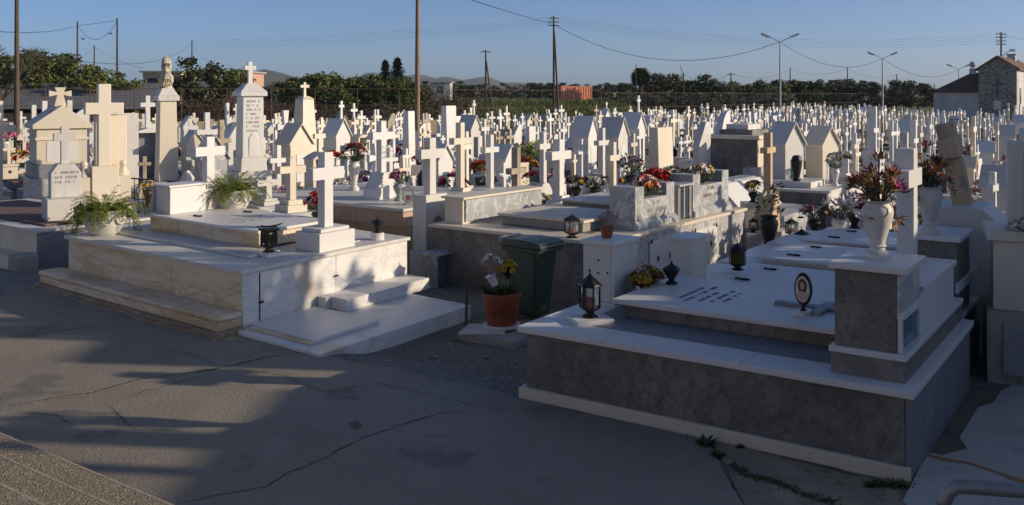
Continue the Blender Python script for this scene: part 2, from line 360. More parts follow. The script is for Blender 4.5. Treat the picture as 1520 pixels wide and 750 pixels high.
ribbon(mb, [(0, 604), (60, 594), (130, 585), (210, 566), (300, 553), (380, 535), (448, 521)], .022, .0095)
ribbon(mb, [(0, 504), (70, 495), (140, 484), (190, 478)], .018, .0095)
ribbon(mb, [(262, 750), (330, 736), (400, 724), (430, 704), (480, 682), (540, 652), (600, 632), (665, 612), (730, 616)], .013, .0095)
ribbon(mb, [(165, 596), (200, 588), (300, 560), (318, 554)], .011, .0095)
ribbon(mb, [(200, 505), (245, 520), (290, 527), (330, 545), (420, 558), (470, 580), (560, 590)], .008, .0095)
ribbon(mb, [(440, 560), (480, 585), (560, 570), (650, 592), (760, 612)], .007, .0095)
ribbon(mb, [(150, 600), (180, 616), (205, 640)], .008, .0095); ribbon(mb, [(40, 612), (85, 618), (110, 634)], .008, .0095)
ribbon(mb, [(1052, 652), (1076, 700), (1106, 752)], .014, .0095, .004)
tag(mb.build('pavement_crack', 'crack_dark', fix=False), kind='structure')
mb = MB()
ribbon(mb, [(60, 598), (130, 587), (210, 569)], .07, .0075, .02); ribbon(mb, [(380, 522), (430, 516), (448, 522)], .12, .0075, .02)
tag(mb.build('pavement_rubble', 'footing', fix=False), kind='structure')
mb = MB(); ribbon(mb, [(1378, 678), (1400, 684), (1440, 690), (1520, 716), (1545, 722)], .07, .016, .008, taper=False)
tag(mb.build('path_joint', 'cord_orange', fix=False), kind='structure')
mb = MB(); mb.prism([G(*p)[:2] for p in [(518, 630), (530, 627), (538, 633), (528, 639)]], .004, .011, 'z')
tag(mb.build('pavement_hole', 'soil'), kind='structure')
# dirt patches lying on the pavement near the footings
def blob(name, c, rx, ry, z, m, n=26, rz=0):
    mb = MB(); ph = R.random() * 6
    pts = [(c[0] + rx * (1 + .25 * math.sin(3 * a + ph) + R.uniform(-.12, .12)) * math.cos(a), c[1] + ry * (1 + .2 * math.sin(2 * a + ph) + R.uniform(-.12, .12)) * math.sin(a)) for a in [2 * PI * i / n for i in range(n)]]
    pts = [(c[0] + (x - c[0]) * math.cos(rz) - (y - c[1]) * math.sin(rz), c[1] + (x - c[0]) * math.sin(rz) + (y - c[1]) * math.cos(rz)) for x, y in pts]
    mb.prism(pts, z - .02, z, 'z'); return tag(mb.build(name, m), kind='structure')
blob('dirt', (-5.0, 12.62), 2.0, .28, .0085, 'footing', rz=-rad(39.5))
blob('dirt', (2.2, 7.35), .55, .3, .0005, 'soil', rz=-rad(34))

# steps in the lower left with the landing the photographer stands on
u35, v35 = uv(35.5)
mb = MB(); b0 = 3.83
for k in range(8):
    b = b0 - .43 * k; e = b - .43 if k < 7 else b - 4.2
    mb.box(-9.5, 3.4, e, b, (.15 * k) if k else -.1, .15 * (k + 1))
st = mb.build('aggregate_steps', 'aggregate', rz=-rad(35.5), bev=.012)
mb = MB()
for k in range(8): mb.box(-9.5, 3.4, b0 - .43 * k - .035, b0 - .43 * k + .0025, .15 * (k + 1) - .03, .15 * (k + 1) + .0025)
mb.build('nosing', 'pebble_edge', st, bev=.01)
tag(st, 'exposed aggregate concrete steps catching sunlight in the bottom corner', 'steps')

mb = MB()
mb.tube([(1.80, 3.93, -.02), (1.80, 3.93, .9), (1.80, 3.93, 1.2), (1.815, 3.92, 1.25), (1.85, 3.91, 1.275), (1.91, 3.89, 1.28), (2.6, 3.72, 1.29), (3.6, 3.45, 1.29)], .03, 12)
mb.tube([(3.6, 3.45, 1.29), (3.6, 3.45, -.02)], .03, 12)
tag(mb.build('handrail', 'galvanized', smooth=True), 'grey tubular steel handrail bending down beside the pale concrete path', 'handrail')

# ------------------------------------------------------------------ generic small things
def lantern(loc, h, label, kind='hex', rz=0, base=True, matn='black_iron', group=None, w=None):
    t = thing('grave_lantern', label, 'lantern', loc, rz, group)
    w = w or h * .27; z0 = 0
    if base:
        MB().box(-w * .95, w * .95, -w * .8, w * .8, 0, .045).build('plinth', 'clean_marble', t, bev=.004); z0 = .045
    n = 4 if kind == 'square' else 6; ph = PI / 4 if n == 4 else PI / 6
    r = w * .5 if n == 6 else w * .62
    MB().lathe([(r * .75, 0), (r * .8, h * .03), (r * .45, h * .07), (r * .4, h * .11), (r * .95, h * .18), (r, h * .2), (r, h * .22)], n, (0, 0, z0), ph=ph).build('base', matn, t)
    mb = MB()
    for k in range(n):
        a = 2 * PI * k / n + ph; mb.tube([(r * .95 * math.cos(a), r * .95 * math.sin(a), z0 + h * .2), (r * .95 * math.cos(a), r * .95 * math.sin(a), z0 + h * .66)], h * .022, 5)
    mb.lathe([(r * 1.0, h * .63), (r * 1.02, h * .67)], n, (0, 0, z0), ph=ph)
    mb.build('frame', matn, t)
    MB().lathe([(r * .84, h * .21), (r * .84, h * .65)], n, (0, 0, z0), ph=ph).build('glass_pane', 'yellow_glass' if kind == 'yellow' else 'glass', t)
    MB().lathe([(r * .35, h * .2), (r * .35, h * .42), (r * .02, h * .43)], 10, (0, 0, z0)).build('candle', 'red_wax', t)
    rf = MB().lathe([(r * 1.22, h * .66), (r * 1.15, h * .69), (r * .72, h * .77), (r * .35, h * .83), (r * .12, h * .89), (r * .08, h * .92)], n, (0, 0, z0), ph=ph).build('roof', matn, t)
    cross_mb(h * .1, h * .07, h * .018, h * .018, 0, 0, z0 + h * .9).build('cross_finial', matn, rf)
    return t
def crown_lamp(loc, h, label, rz=0, group=None, block='clean_marble'):
    """small flared oil burner: stem, flared cup and pointed lid"""
    t = thing('oil_burner', label, 'lantern', loc, rz, group)
    if block: MB().lathe([(h * .3, 0), (h * .3, h * .3)], 16).build('plinth', block, t, bev=.003); z = h * .3
    else: z = 0
    q = h - z
    MB().lathe([(q * .25, 0), (q * .24, q * .1), (q * .12, q * .16), (q * .14, q * .22), (q * .36, q * .58), (q * .38, q * .62)], 6, (0, 0, z)).build('cup', 'black_iron', t)
    MB().lathe([(q * .42, q * .62), (q * .24, q * .76), (q * .06, q * .86), (q * .03, q), (q * .01, q * 1.02)], 6, (0, 0, z)).build('lid', 'black_iron', t)
    return t
FLOW = dict(rose=1, mix=1)
def bouquet_mb(mats, n, r, h, rng, fs=.035, leaf='plant_leaf', stems=True, lily=False, dens=1.0, leafn=50):
    """leaves in slot 0, stems slot 0, flower colours after that; returns MB and slot list"""
    mb = MB()
    for _ in range(leafn):
        a = rng.uniform(0, 2 * PI); q = rng.random() ** .5 * r; z = h * rng.uniform(.15, .95)
        d = Vector((math.cos(a) * .8, math.sin(a) * .8, rng.uniform(-.3, 1)))
        l = rng.uniform(.6, 1.3) * max(.05, r * .36)
        mb.leaf((q * math.cos(a) * .8, q * math.sin(a) * .8, z), d, (rng.gauss(0, 1), rng.gauss(0, 1), 1), l, l * .42, 0)
    for _ in range(n):
        a = rng.uniform(0, 2 * PI); e = rng.random() ** .6; q = r * e
        c = Vector((q * math.cos(a), q * math.sin(a), h * (1.0 - .45 * e * e) + rng.uniform(-.12, .1) * h))
        if stems: mb.tube([(c.x * .15, c.y * .15, 0), (c.x * .6, c.y * .6, c.z * .6), c], .004, 4, 0)
        mi = rng.randrange(len(mats)) + 1
        out = Vector((math.cos(a) * e, math.sin(a) * e, .8)).normalized()
        t1 = out.cross(Vector((.3, .2, 1))).normalized(); t2 = out.cross(t1)
        s = fs * rng.uniform(.75, 1.3)
        rings = [(6, 1.5, .45)] if lily else [(6, .95, .75), (5, .7, 1.1), (4, .4, 1.6)]
        for m_, (np_, ln, up) in enumerate(rings):
            for k in range(np_):
                b = 2 * PI * k / np_ + m_ * .5
                d = (t1 * math.cos(b) + t2 * math.sin(b)) + out * up
                mb.leaf(c, d, out, s * ln * 1.5, s * (.62 if lily else 1.05), mi, bend=-.35)
    return mb, [leaf] + ['petal_' + m for m in mats]
def vase_mb(h, r, n=22):
    return MB().lathe([(r * .82, 0), (r * .84, h * .07), (r * .8, h * .1), (r * .5, h * .15), (r * .46, h * .19), (r * .58, h * .22), (r * .46, h * .25), (r * .54, h * .35), (r * .74, h * .52), (r * .93, h * .69), (r, h * .79), (r * .94, h * .87), (r * .76, h * .925), (r * .74, h * .945), (r * .95, h * .98), (r * .98, h), (r * .78, h * .995), (r * .66, h * .9)], n)
def vase_with(loc, h, r, colours, n, fr, fh, label, vm='white_marble', seed=1, group=None, fs=.035, leaf='plant_leaf', lily=False, name='flower_vase', leafn=50, pot=False):
    t = thing(name, label, 'vase', loc, 0, group); rng = random.Random(seed)
    if pot: MB().lathe([(r * .68, 0), (r * .72, h * .05), (r * .95, h * .85), (r * 1.08, h * .86), (r * 1.1, h), (r * .9, h * .99), (r * .85, h * .88)], 18).build('pot', vm, t, smooth=True)
    else: vase_mb(h, r).build('vase', vm, t, smooth=True)
    b, ms = bouquet_mb(colours, n, fr, fh, rng, fs, leaf, lily=lily, leafn=leafn)
    b.build('flowers', ms, t, loc=(0, 0, h * .92), fix=False)
    return t
def oval_photo(parent, loc, w, h, rz=0, frame='black_iron', stand=True):
    """oval frame with a small portrait; faces local +x"""
    z0 = .05 if stand else 0
    o = MB(); o.lathe([(1, -.014), (1.06, 0), (1, .014), (.84, .012)], 28)
    def toface(m, sx, sy, z):   # lathe axis z -> x
        m.v = [(vz, vx * sx, vy * sy + z) for vx, vy, vz in m.v]
    toface(o, w / 2, h / 2, z0 + h / 2); f = o.build('photo_frame', frame, parent, loc, rz, smooth=True)
    p = MB(); p.lathe([(.84, .011), (.84, .016)], 24); toface(p, w / 2, h / 2, z0 + h / 2); p.build('portrait', 'photo_back', f)
    p = MB(); p.lathe([(.50, .016), (.50, .0185)], 18); p.v = [(x * .5, y * 1.15 + .22, z) for x, y, z in p.v] if False else p.v
    toface(p, w / 2 * 1.05, h / 2 * .95, z0 + h * .6); p.build('portrait_hair', 'hair_photo', f)
    p = MB(); p.lathe([(.27, .0185), (.27, .021)], 18); toface(p, w / 2 * .95, h / 2 * .95, z0 + h * .62); p.build('portrait_face', 'skin_photo', f)
    p = MB(); p.lathe([(.66, .0187), (.66, .0205)], 18); toface(p, w / 2 * .95, h / 2 * .55, z0 + h * .27); p.build('portrait_blouse', 'blouse_photo', f)
    if stand: MB().lathe([(w * .2, 0), (w * .1, .02), (w * .1, .055)], 10).build('stand', frame, f)
    return f

# ------------------------------------------------------------------ tomb on the right
def tomb(label, loc, th, cat='tomb', name='family_tomb'): return thing(name, label, cat, loc, -rad(th))
def ring(mb, x0, x1, y0, y1, z0, z1, w):
    mb.box(x0, x1, y0, y0 + w, z0, z1); mb.box(x0, x1, y1 - w, y1, z0, z1)
    mb.box(x0, x0 + w, y0 + w + .001, y1 - w - .001, z0, z1); mb.box(x1 - w, x1, y0 + w + .001, y1 - w - .001, z0, z1)
T = tomb('dark grey marble tomb with white slab, vase pedestal and tall plain white cross', RO, RT)
LX, LY, ZT = 3.51, 2.70, .685
MB().box(.05, LX - .05, .04, LY - .03, -.3, ZT - .06).build('plinth', 'dark_marble', T, bev=.004)
mb = MB(); mb.box(-.01, LX + .0, -.012, .035, -.14, .105); mb.box(-.012, .045, .037, LY, -.14, .105)
mb.build('skirting', 'cream_marble', T, bev=.006)
MB().box(LX - .047, LX - .004, .05, LY - .03, -.3, ZT - .062).build('side_cladding', 'blue_marble', T, bev=.003)
mb = MB(); ring(mb, -.02, LX + .03, -.03, LY, ZT - .055, ZT, .42); mb.build('coping', 'clean_marble', T, bev=.006)
mb = MB(); mb.box(.403, LX - .4, .393, LY - .4, ZT - .05, ZT + .004); mb.build('walkway', 'blue_marble', T)
MB().box(.66, 2.86, .90, 2.20, ZT + .004, ZT + .135).build('grave_bed', 'dark_marble', T, bev=.004)
sl = MB().box(.56, 2.868, .80, 2.30, ZT + .137, ZT + .185).build('cover_slab', 'clean_marble', T, bev=.007)
ZS = ZT + .185
mb = MB(); rng = random.Random(3)
for k, (x, y0, y1) in enumerate([(1.12, 1.22, 1.8), (1.22, 1.12, 1.9), (1.34, 1.2, 1.66), (1.45, 1.22, 1.84), (1.55, 1.3, 1.74)]):
    strokes(mb, rng, x, y0, y1, ZS, .042, 'top')
mb.build('lettering', 'inscription', sl)
mb = MB()
for x in (.9, 2.2): mb.box(x, x + .004, -.032, .39, ZT - .03, ZT + .0012)
for y in (1.35,): mb.box(LX - .39, LX + .032, y, y + .004, ZT - .03, ZT + .0012)
mb.build('joint', 'engraved', T)
# headstone side
mb = MB(); mb.box(2.88, 3.44, .16, LY - .04, ZT, ZT + .165); mb.build('headstone_base', 'dark_marble', T, bev=.004)
mb = MB(); mb.box(2.865, 3.452, .148, LY - .03, ZT + .167, ZT + .215); mb.build('headstone_moulding', 'clean_marble', T, bev=.008)
ped = MB().box(2.90, 3.37, .20, .86, ZT + .217, 1.515).build('pedestal', 'dark_marble', T, bev=.004)
mb = MB(); mb.box(3.372, 3.402, .198, .862, 1.22, 1.513); mb.build('pedestal_side', 'grey_marble', ped, bev=.003)
mb = MB(); mb.box(3.374, 3.43, .19, .88, 1.165, 1.217); mb.box(3.376, 3.41, .2, .245, ZT + .219, 1.163); mb.box(3.376, 3.41, .83, .862, ZT + .219, 1.163); mb.build('niche_frame', 'clean_marble', ped, bev=.004)
MB().box(3.373, 3.385, .247, .828, ZT + .225, 1.16).build('niche_pane', 'blue_glass', ped)
MB().box(2.865, 3.452, .14, .9, 1.517, 1.565).build('pedestal_cap', 'clean_marble', ped, bev=.006)
MB().box(2.97, 3.40, .905, 2.46, ZT + .217, 1.25).build('back_wall', 'clean_marble', T, bev=.004)
MB().box(2.94, 3.43, .91, 2.46, 1.252, 1.3).build('back_wall_cap', 'clean_marble', T, bev=.006)
cross_mb(1.09, .58, .165, .155, 3.07, 2.0, 1.3, yb=.66).build('cross', 'clean_marble', T, bev=.006)
def rw(a, b, z): x, y = rl(a, b); return (x, y, z)
def vase_plant(loc, h, r, label, seed):
    t = thing('marble_vase', label, 'vase', loc); rng = random.Random(seed)
    v = vase_mb(h, r, 28).build('vase', 'white_marble', t, smooth=True)
    MB().lathe([(r * .66, h * .93), (r * .3, h * .95)], 16).build('vase_soil', 'soil', v)
    cols = ['petal_maroon', 'petal_rust', 'petal_magenta', 'petal_orange', 'plant_leaf', 'petal_yellow', 'petal_darkred']
    st = MB(); lf = MB()
    for k in range(30):
        a = rng.uniform(0, 2 * PI); e = rng.uniform(.1, 1)
        top = Vector((math.cos(a) * r * 1.6 * e, math.sin(a) * r * 1.6 * e, h + rng.uniform(.0, .36) * (1.25 - e * .9) + .03))
        if rng.random() < .18: top.z = h - rng.uniform(.02, .16); top.x *= 1.25; top.y *= 1.25
        st.tube([(math.cos(a) * .03, math.sin(a) * .03, h * .93), (top.x * .6, top.y * .6, max(h + .06, (h + top.z) / 2 + .03)), top], .005, 5)
        mi = rng.choice([0, 0, 1, 1, 6, 6, 2, 3, 4, 4, 5]); ax = (top - Vector((0, 0, h - .05))).normalized()
        t1 = ax.cross(Vector((.2, .1, 1)));
        if t1.length < .05: t1 = Vector((1, 0, 0))
        t1.normalize(); t2 = ax.cross(t1); n = rng.randint(9, 14)
        for q in range(n):
            b = 2 * PI * q / n + rng.random() * .4; d = t1 * math.cos(b) + t2 * math.sin(b) + ax * rng.uniform(.25, 1.0)
            lf.leaf(top, d, ax, rng.uniform(.055, .12), rng.uniform(.018, .032), mi if rng.random() < .8 else rng.choice([0, 1, 4]), bend=-.4)
    st.build('stems', 'plant_leaf', t); lf.build('succulent_leaves', cols, t, fix=False)
    return t
vase_plant(rw(3.15, .53, 1.565), .475, .125, 'white marble vase of reddish succulents on the near corner pedestal of the dark tomb', 5)
vase_plant(rw(3.08, 3.0, 1.45), .5, .13, 'white marble vase of reddish succulents behind the tall white cross', 9)
lantern(rw(.47, .52, ZT), .47, 'tall black six-sided lantern with small cross top beside the five-hole white cabinet', rz=.3, w=.2)
crown_lamp(rw(.74, 1.80, ZS), .25, 'small black flared burner at the corner of the inscribed slab', block=None)
lantern(rw(.80, 3.55, .76), .36, 'squat black lantern with yellow panes beside the narrow white cabinet', 'yellow', base=False, w=.2)
t = thing('candle_cabinet', 'white marble cabinet with five holes arranged in a cross on its front', 'cabinet', rw(-.03, 1.25, ZT), -rad(RT))
b = MB().box(0, .37, 0, .52, .03, .62).build('body', 'white_marble', t, bev=.004)
MB().box(-.012, .385, -.012, .53, 0, .028).build('foot', 'cream_marble', t, bev=.003)
MB().box(-.025, .395, -.025, .545, .622, .665).build('top', 'clean_marble', t, bev=.006)
mb = MB()
for x, z in ((.185, .2), (.185, .33), (.185, .46), (.075, .34), (.295, .34)):
    i0 = len(mb.v); mb.lathe([(.013, 0), (.013, .003)], 10)
    for i in range(i0, len(mb.v)): X, Y_, Z_ = mb.v[i]; mb.v[i] = (x + X, -.0005 - Z_, z + Y_)
mb.build('vent_hole', 'plastic_black', b)
MB().box(.33, .334, -.0025, .0, .03, .62).build('door_seam', 'engraved', b)
t = thing('candle_cabinet', 'narrow plain white marble cabinet between the five-hole cabinet and the squat lantern', 'cabinet', rw(.30, 2.72, .66), -rad(RT))
MB().box(0, .27, 0, .42, 0, .53).build('body', 'cream_marble', t, bev=.004); MB().box(-.02, .29, -.02, .44, .532, .575).build('top', 'clean_marble', t, bev=.006)
t = thing('flower_trough', 'small dark trough of dried orange flowers beside the white cabinet', 'planter', rw(.53, 1.62, ZT), rad(52))
MB().frus(0, 0, 0, .13, .36, .15, .42, .19).build('trough', 'plastic_black', t, bev=.006)
rng = random.Random(12); b, ms = bouquet_mb(['rust', 'orange', 'tan', 'yellow', 'rust'], 60, .12, .24, rng, .036, 'petal_rust', leafn=30)
b.v = [(x * 2.0, y * 1.1, z) for x, y, z in b.v]; b.build('dried_flowers', ms, t, loc=(0, 0, .1), fix=False)
t = thing('portrait_medallion', 'oval black framed portrait standing on a small white base upon the slab', 'portrait', rw(2.33, 1.22, ZS), rad(224))
MB().prism([(-.1, -.07), (.1, -.07), (.12, .0), (.1, .07), (-.1, .07), (-.12, 0)], 0, .035, 'z').build('foot', 'clean_marble', t, bev=.004)
oval_photo(t, (0, 0, .035), .17, .29)
mb = MB(); mb.box(1.95, 2.62, 1.42, 1.52, ZS, ZS + .035); mb.box(2.36, 2.46, 1.2, 1.418, ZS, ZS + .035); mb.box(2.36, 2.46, 1.522, 1.72, ZS, ZS + .035)
mb.v = [(x - 2.3, y - 1.4, z - ZS) for x, y, z in mb.v]
tag(mb.build('flat_cross', 'blue_marble', None, rw(2.33, 1.42, ZS), -rad(RT), bev=.004), 'grey marble cross lying flat on the white slab behind the oval portrait', 'cross')
MB().lathe([(.028, 0), (.03, .12), (.02, .13), (.022, .19), (.01, .2)], 10).build('candle_holder', 'plastic_black', None, rw(2.72, 1.95, ZS))
tag(bpy.data.objects['candle_holder'], 'slim black candle holder standing against the dark vase pedestal', 'candle')
t = thing('dried_plant', 'withered white cyclamen in a small pot behind the vase pedestal', 'plant', rw(2.62, 2.62, .78))
MB().lathe([(.05, 0), (.07, .1), (.075, .12), (.06, .118)], 14).build('pot', 'plastic_black', t)
rng = random.Random(2); mb = MB()
for k in range(14):
    a = rng.uniform(0, 6.3); c = (math.cos(a) * .14, math.sin(a) * .14, .16 + rng.uniform(0, .16)); mb.tube([(0, 0, .1), (c[0] * .6, c[1] * .6, c[2] + .04), c], .004, 4, 0)
    for q in range(3): mb.leaf(c, (rng.gauss(0, 1), rng.gauss(0, 1), rng.gauss(0, .6)), (0, 0, 1), .06, .035, 1)
mb.build('withered_flowers', ['petal_maroon', 'petal_white'], t, fix=False)

# the row of slab tombs behind it
def iron_cross(mb, x, y, z, s=.09):
    mb.box(x - s, x + s, y - .012, y + .012, z, z + .02); mb.box(x + s * .2, x + s * .5, y - s * .55, y - .013, z, z + .02); mb.box(x + s * .2, x + s * .5, y + .013, y + s * .55, z, z + .02)
for i, (b0, b1, zz, lab) in enumerate([(2.74, 4.45, .72, 'white slab tomb directly behind the dark marble tomb, with two small black crosses'), (4.62, 6.35, .74, 'white slab tomb in the shaded row, second behind the dark marble tomb'), (6.52, 8.2, .74, 'white slab tomb in the shaded row, third behind the dark marble tomb')]):
    O = rl(.05, b0); T2 = tomb(lab, (O[0], O[1], 0), RT, name='slab_tomb'); d = b1 - b0
    MB().box(.1, 3.3, .03, d - .03, -.35, .6).build('plinth', ['dark_marble', 'cream_marble', 'white_marble'][i], T2, bev=.004)
    MB().box(.06, 3.34, 0, d, .602, .645).build('coping', 'clean_marble', T2, bev=.006)
    MB().box(.62, 2.72, .16, d - .16, .647, zz - .04).build('grave_bed', 'cream_marble' if i else 'dark_marble', T2, bev=.004)
    s = MB().box(.55, 2.78, .1, d - .1, zz - .038, zz).build('cover_slab', 'clean_marble', T2, bev=.006)
    mb = MB(); iron_cross(mb, .95, .45, zz); iron_cross(mb, 1.0, d - .45, zz, .08); mb.build('ornament', 'black_iron', s)
    hs = MB().box(2.84, 3.3, (.12 if i else .2), d - .75, .647, [1.4, 1.25, 1.2][i]).build('headstone', ['dark_marble', 'old_stone', 'blue_marble'][i], T2, bev=.005)
    MB().box(2.8, 3.34, (.08 if i else .15), d - .7, [1.4, 1.25, 1.2][i] + .002, [1.45, 1.29, 1.24][i]).build('headstone_cap', 'clean_marble', hs, bev=.006)
    if i == 0: MB().box(3.302, 3.33, .1, d - .1, .9, 1.0).build('ledge', 'clean_marble', hs, bev=.005)
# tilted broken cross on a sloping block
t = thing('broken_cross', 'weathered brown stone cross leaning on a sloping pale block', 'cross', (5.35, 10.9, 0), -rad(33))
MB().prism([(-.55, -.3), (.55, -.3), (.55, 1.25), (.12, 1.62), (-.42, 1.62), (-.55, 1.2)], -.42, .42, 'y').build('sloping_block', 'white_marble', t, bev=.01)
c = cross_mb(.98, .5, .22, .2, 0, 0, 0, .62).build('cross', 'weathered_stone', t, loc=(-.12, 0, 1.6), bev=.015); c.rotation_euler = (rad(4), -rad(11), 0)
# monument cut by the right edge
t = thing('stele_monument', 'tall pale marble stele with a panelled base at the right edge', 'monument', (4.78, 9.49, 0), -rad(24))
MB().box(0, 1.4, 0, .9, -.3, .72).build('base', 'old_stone', t, bev=.008)
d = MB().box(.14, .5, -.03, -.002, .1, .62).build('access_door', 'cement', t, bev=.008)
mb = MB(); mb.ball((.33, -.035, .36), .022); mb.build('knob', 'silver', d)
MB().box(.06, 1.3, .08, .8, .722, 1.42).build('block', 'cream_marble', t, bev=.008)
MB().box(.0, 1.36, .02, .86, 1.422, 1.53).build('block_cap', 'cream_marble', t, bev=.015)
p = MB().box(.2, 1.2, .3, .56, 1.532, 2.42).build('stele', 'white_marble', t, bev=.008)
mb = MB(); mb.box(.26, .34, .285, .3 - .002, 1.56, 2.36); mb.box(1.06, 1.14, .285, .298, 1.56, 2.36); mb.build('fluting', 'cream_marble', p, bev=.004)
rng = random.Random(31); b, ms = bouquet_mb(['tan', 'white'], 34, .15, .1, rng, .03, 'petal_tan', leafn=10)
t = thing('dried_bouquet', 'dried beige hydrangeas lying on the base of the right edge stele', 'flowers', (5.12, 9.42, 1.53)); b.build('dried_heads', ms, t, fix=False)
for k, (x, y, z, r, lb) in enumerate([(4.82, 10.25, .55, .17, 'pale rough boulder lying in the gap beside the right edge stele'), (4.75, 10.55, .78, .14, 'smaller rough boulder stacked on top in the gap beside the stele')]):
    mb = MB(); sph(mb, (0, 0, 0), r, r * .9, r * .85); rr = random.Random(k + 4); mb.v = [(x_ * rr.uniform(.85, 1.12), y_ * rr.uniform(.85, 1.12), z_ * rr.uniform(.9, 1.1)) for x_, y_, z_ in mb.v]
    tag(mb.build('boulder', 'cement', None, (x, y, z), smooth=True), lb, 'rock')
tag(MB().box(-.35, .35, -.5, .45, -.9, 0).build('rubble_block', 'cement', None, (4.8, 10.5, .42), -rad(34), bev=.02), 'rough cement block carrying the two boulders', 'block')
# ------------------------------------------------------------------ tomb on the left
LO = Vector((-3.3, 11.5, 0)); LT = 39.5; SH = -.12
def lw(a, b, z):
    x, y = rl(a + SH * b, b, LO, LT); return (x, y, z)
T = tomb('large streaked marble family tomb with side steps, white cross and raised slab', LO, LT)
LX, LY, ZT = 4.53, 3.22, .75
def SB(*a): return MB().box(*a).shear(SH)
SB(-LX + .06, -.06, .06, LY - .03, -.3, ZT - .05).build('core', 'cement', T)
mb = MB()
for x0, x1 in ((-LX + .02, -1.62), (-1.612, -.035)): mb.box(x0, x1, .025, .058, .2, ZT - .052)
mb.shear(SH).build('front_cladding', 'ochre_marble', T, bev=.003)
mb = MB()
for y0, y1 in ((.03, .30), (.31, 1.66), (1.668, LY - .03)): mb.box(-.056, -.02, y0, y1, -.1, ZT - .052)
sc_ = mb.shear(SH).build('side_cladding', 'stained_marble', T, bev=.003)
mb = MB(); mb.tube([(-.015, .305, .02), (-.015, .305, .66)], .008, 6); mb.box(-.02, .0, .29, .36, .29, .315); mb.box(-.02, -.004, 1.62, 1.7, .4, .425)
mb.shear(SH).build('hinge', 'dark_metal', sc_)
mb = MB(); ring(mb, -LX - .03, .025, -.03, LY, ZT - .05, ZT, .5); mb.shear(SH).build('coping', 'white_marble', T, bev=.007)
SB(-LX + .471, -.476, .471, LY - .5, ZT - .05, ZT - .003).build('walkway', 'white_marble', T, bev=.003)
SB(-LX + .47, -.6, .56, 1.12, ZT - .001, ZT + .03).build('ledge', 'white_marble', T, bev=.004)
bed = SB(-3.85, -1.0, 1.06, 2.35, ZT + .031, .975).build('grave_bed', 'ochre_marble', T, bev=.004)
sl = SB(-3.92, -.95, 1.0, 2.42, .977, 1.02).build('cover_slab', 'clean_marble', T, bev=.007)
mb = MB(); iron_cross(mb, -2.95, 1.35, 1.02, .1); iron_cross(mb, -2.7, 2.15, 1.02, .1); mb.shear(SH).build('ornament', 'black_iron', sl)
mb = MB(); rng = random.Random(8)
for k in range(4): strokes(mb, rng, -2.2 + k * .13, 1.3, 2.1, 1.02, .05, 'top')
mb.shear(SH).build('lettering', 'inscription_pale', sl)
mb = MB()
for x in (-1.2, -2.9): mb.box(x, x + .004, -.032, .469, ZT - .03, ZT + .0012)
for y in (1.3, 2.4): mb.box(-.47, .028, y, y + .004, ZT - .03, ZT + .0012)
mb.shear(SH).build('joint', 'engraved', T)
# headstones at the far end: cabinet and cross
cb = SB(-3.86, -3.46, 1.18, 1.86, 1.021, 1.44).build('headstone_cabinet', 'clean_marble', T, bev=.005)
SB(-3.9, -3.42, 1.14, 1.9, 1.442, 1.475).build('cabinet_top', 'clean_marble', cb, bev=.005)
SB(-3.82, -3.5, 1.88, 2.26, 1.022, 1.36).build('cross_base', 'white_marble', T, bev=.006)
cross_mb(.84, .6, .155, .14, -3.66, 2.05, 1.36).shear(SH).build('head_cross', 'clean_marble', T, bev=.006)
pd = SB(-.62, -.1, 1.42, 2.12, ZT + .001, 1.0).build('pedestal', 'clean_marble', T, bev=.006)
SB(-.57, -.15, 1.49, 2.05, 1.002, 1.05).build('pedestal_step', 'clean_marble', pd, bev=.006)
cross_mb(1.04, .62, .17, .15, -.36, 1.77, 1.05).shear(SH).build('cross', 'clean_marble', T, bev=.006)
# step on the shaded side, its rough footing and the low annex towards the camera
SB(-LX - .2, .0, -.36, .022, .17, .245).build('step_tread', 'ochre_marble', T, bev=.03)
SB(-LX - .17, -.02, -.34, .02, .07, .168).build('step_riser', 'ochre_marble', T, bev=.006)
ft = MB(); n = 90; o_ = 0
for lay, (zz, ad) in enumerate(((.03, .09), (.068, .0))):
    pts = [(-LX - .25, .018)]
    for k in range(n + 1):
        o_ = o_ * .75 + R.gauss(0, .012); pts.append((-LX - .25 + k * (LX + .32) / n, -.40 - ad * (.5 + .5 * math.sin(k * .23)) + o_))
    pts.append((.07, .018)); ft.prism(pts, -.1 + lay * .001, zz, 'z')
ft.shear(SH).build('step_footing', 'footing', T)
an = SB(.0, 1.62, -.12, 2.75, -.35, .038).build('annex', 'stained_marble', T, bev=.006)
SB(.02, 1.25, .12, 1.25, .04, .078).build('annex_slab', 'clean_marble', an, bev=.006)
SB(.10, 1.27, .05, .117, .04, .066).build('slab_edge', 'ochre_marble', an, bev=.008)
SB(.0, .48, 1.40, 3.15, .04, .2).build('side_step', 'stained_marble', an, bev=.008)
SB(.0, .16, 1.30, 1.395, .04, .2).build('step_filler', 'clean_marble', an, bev=.004)

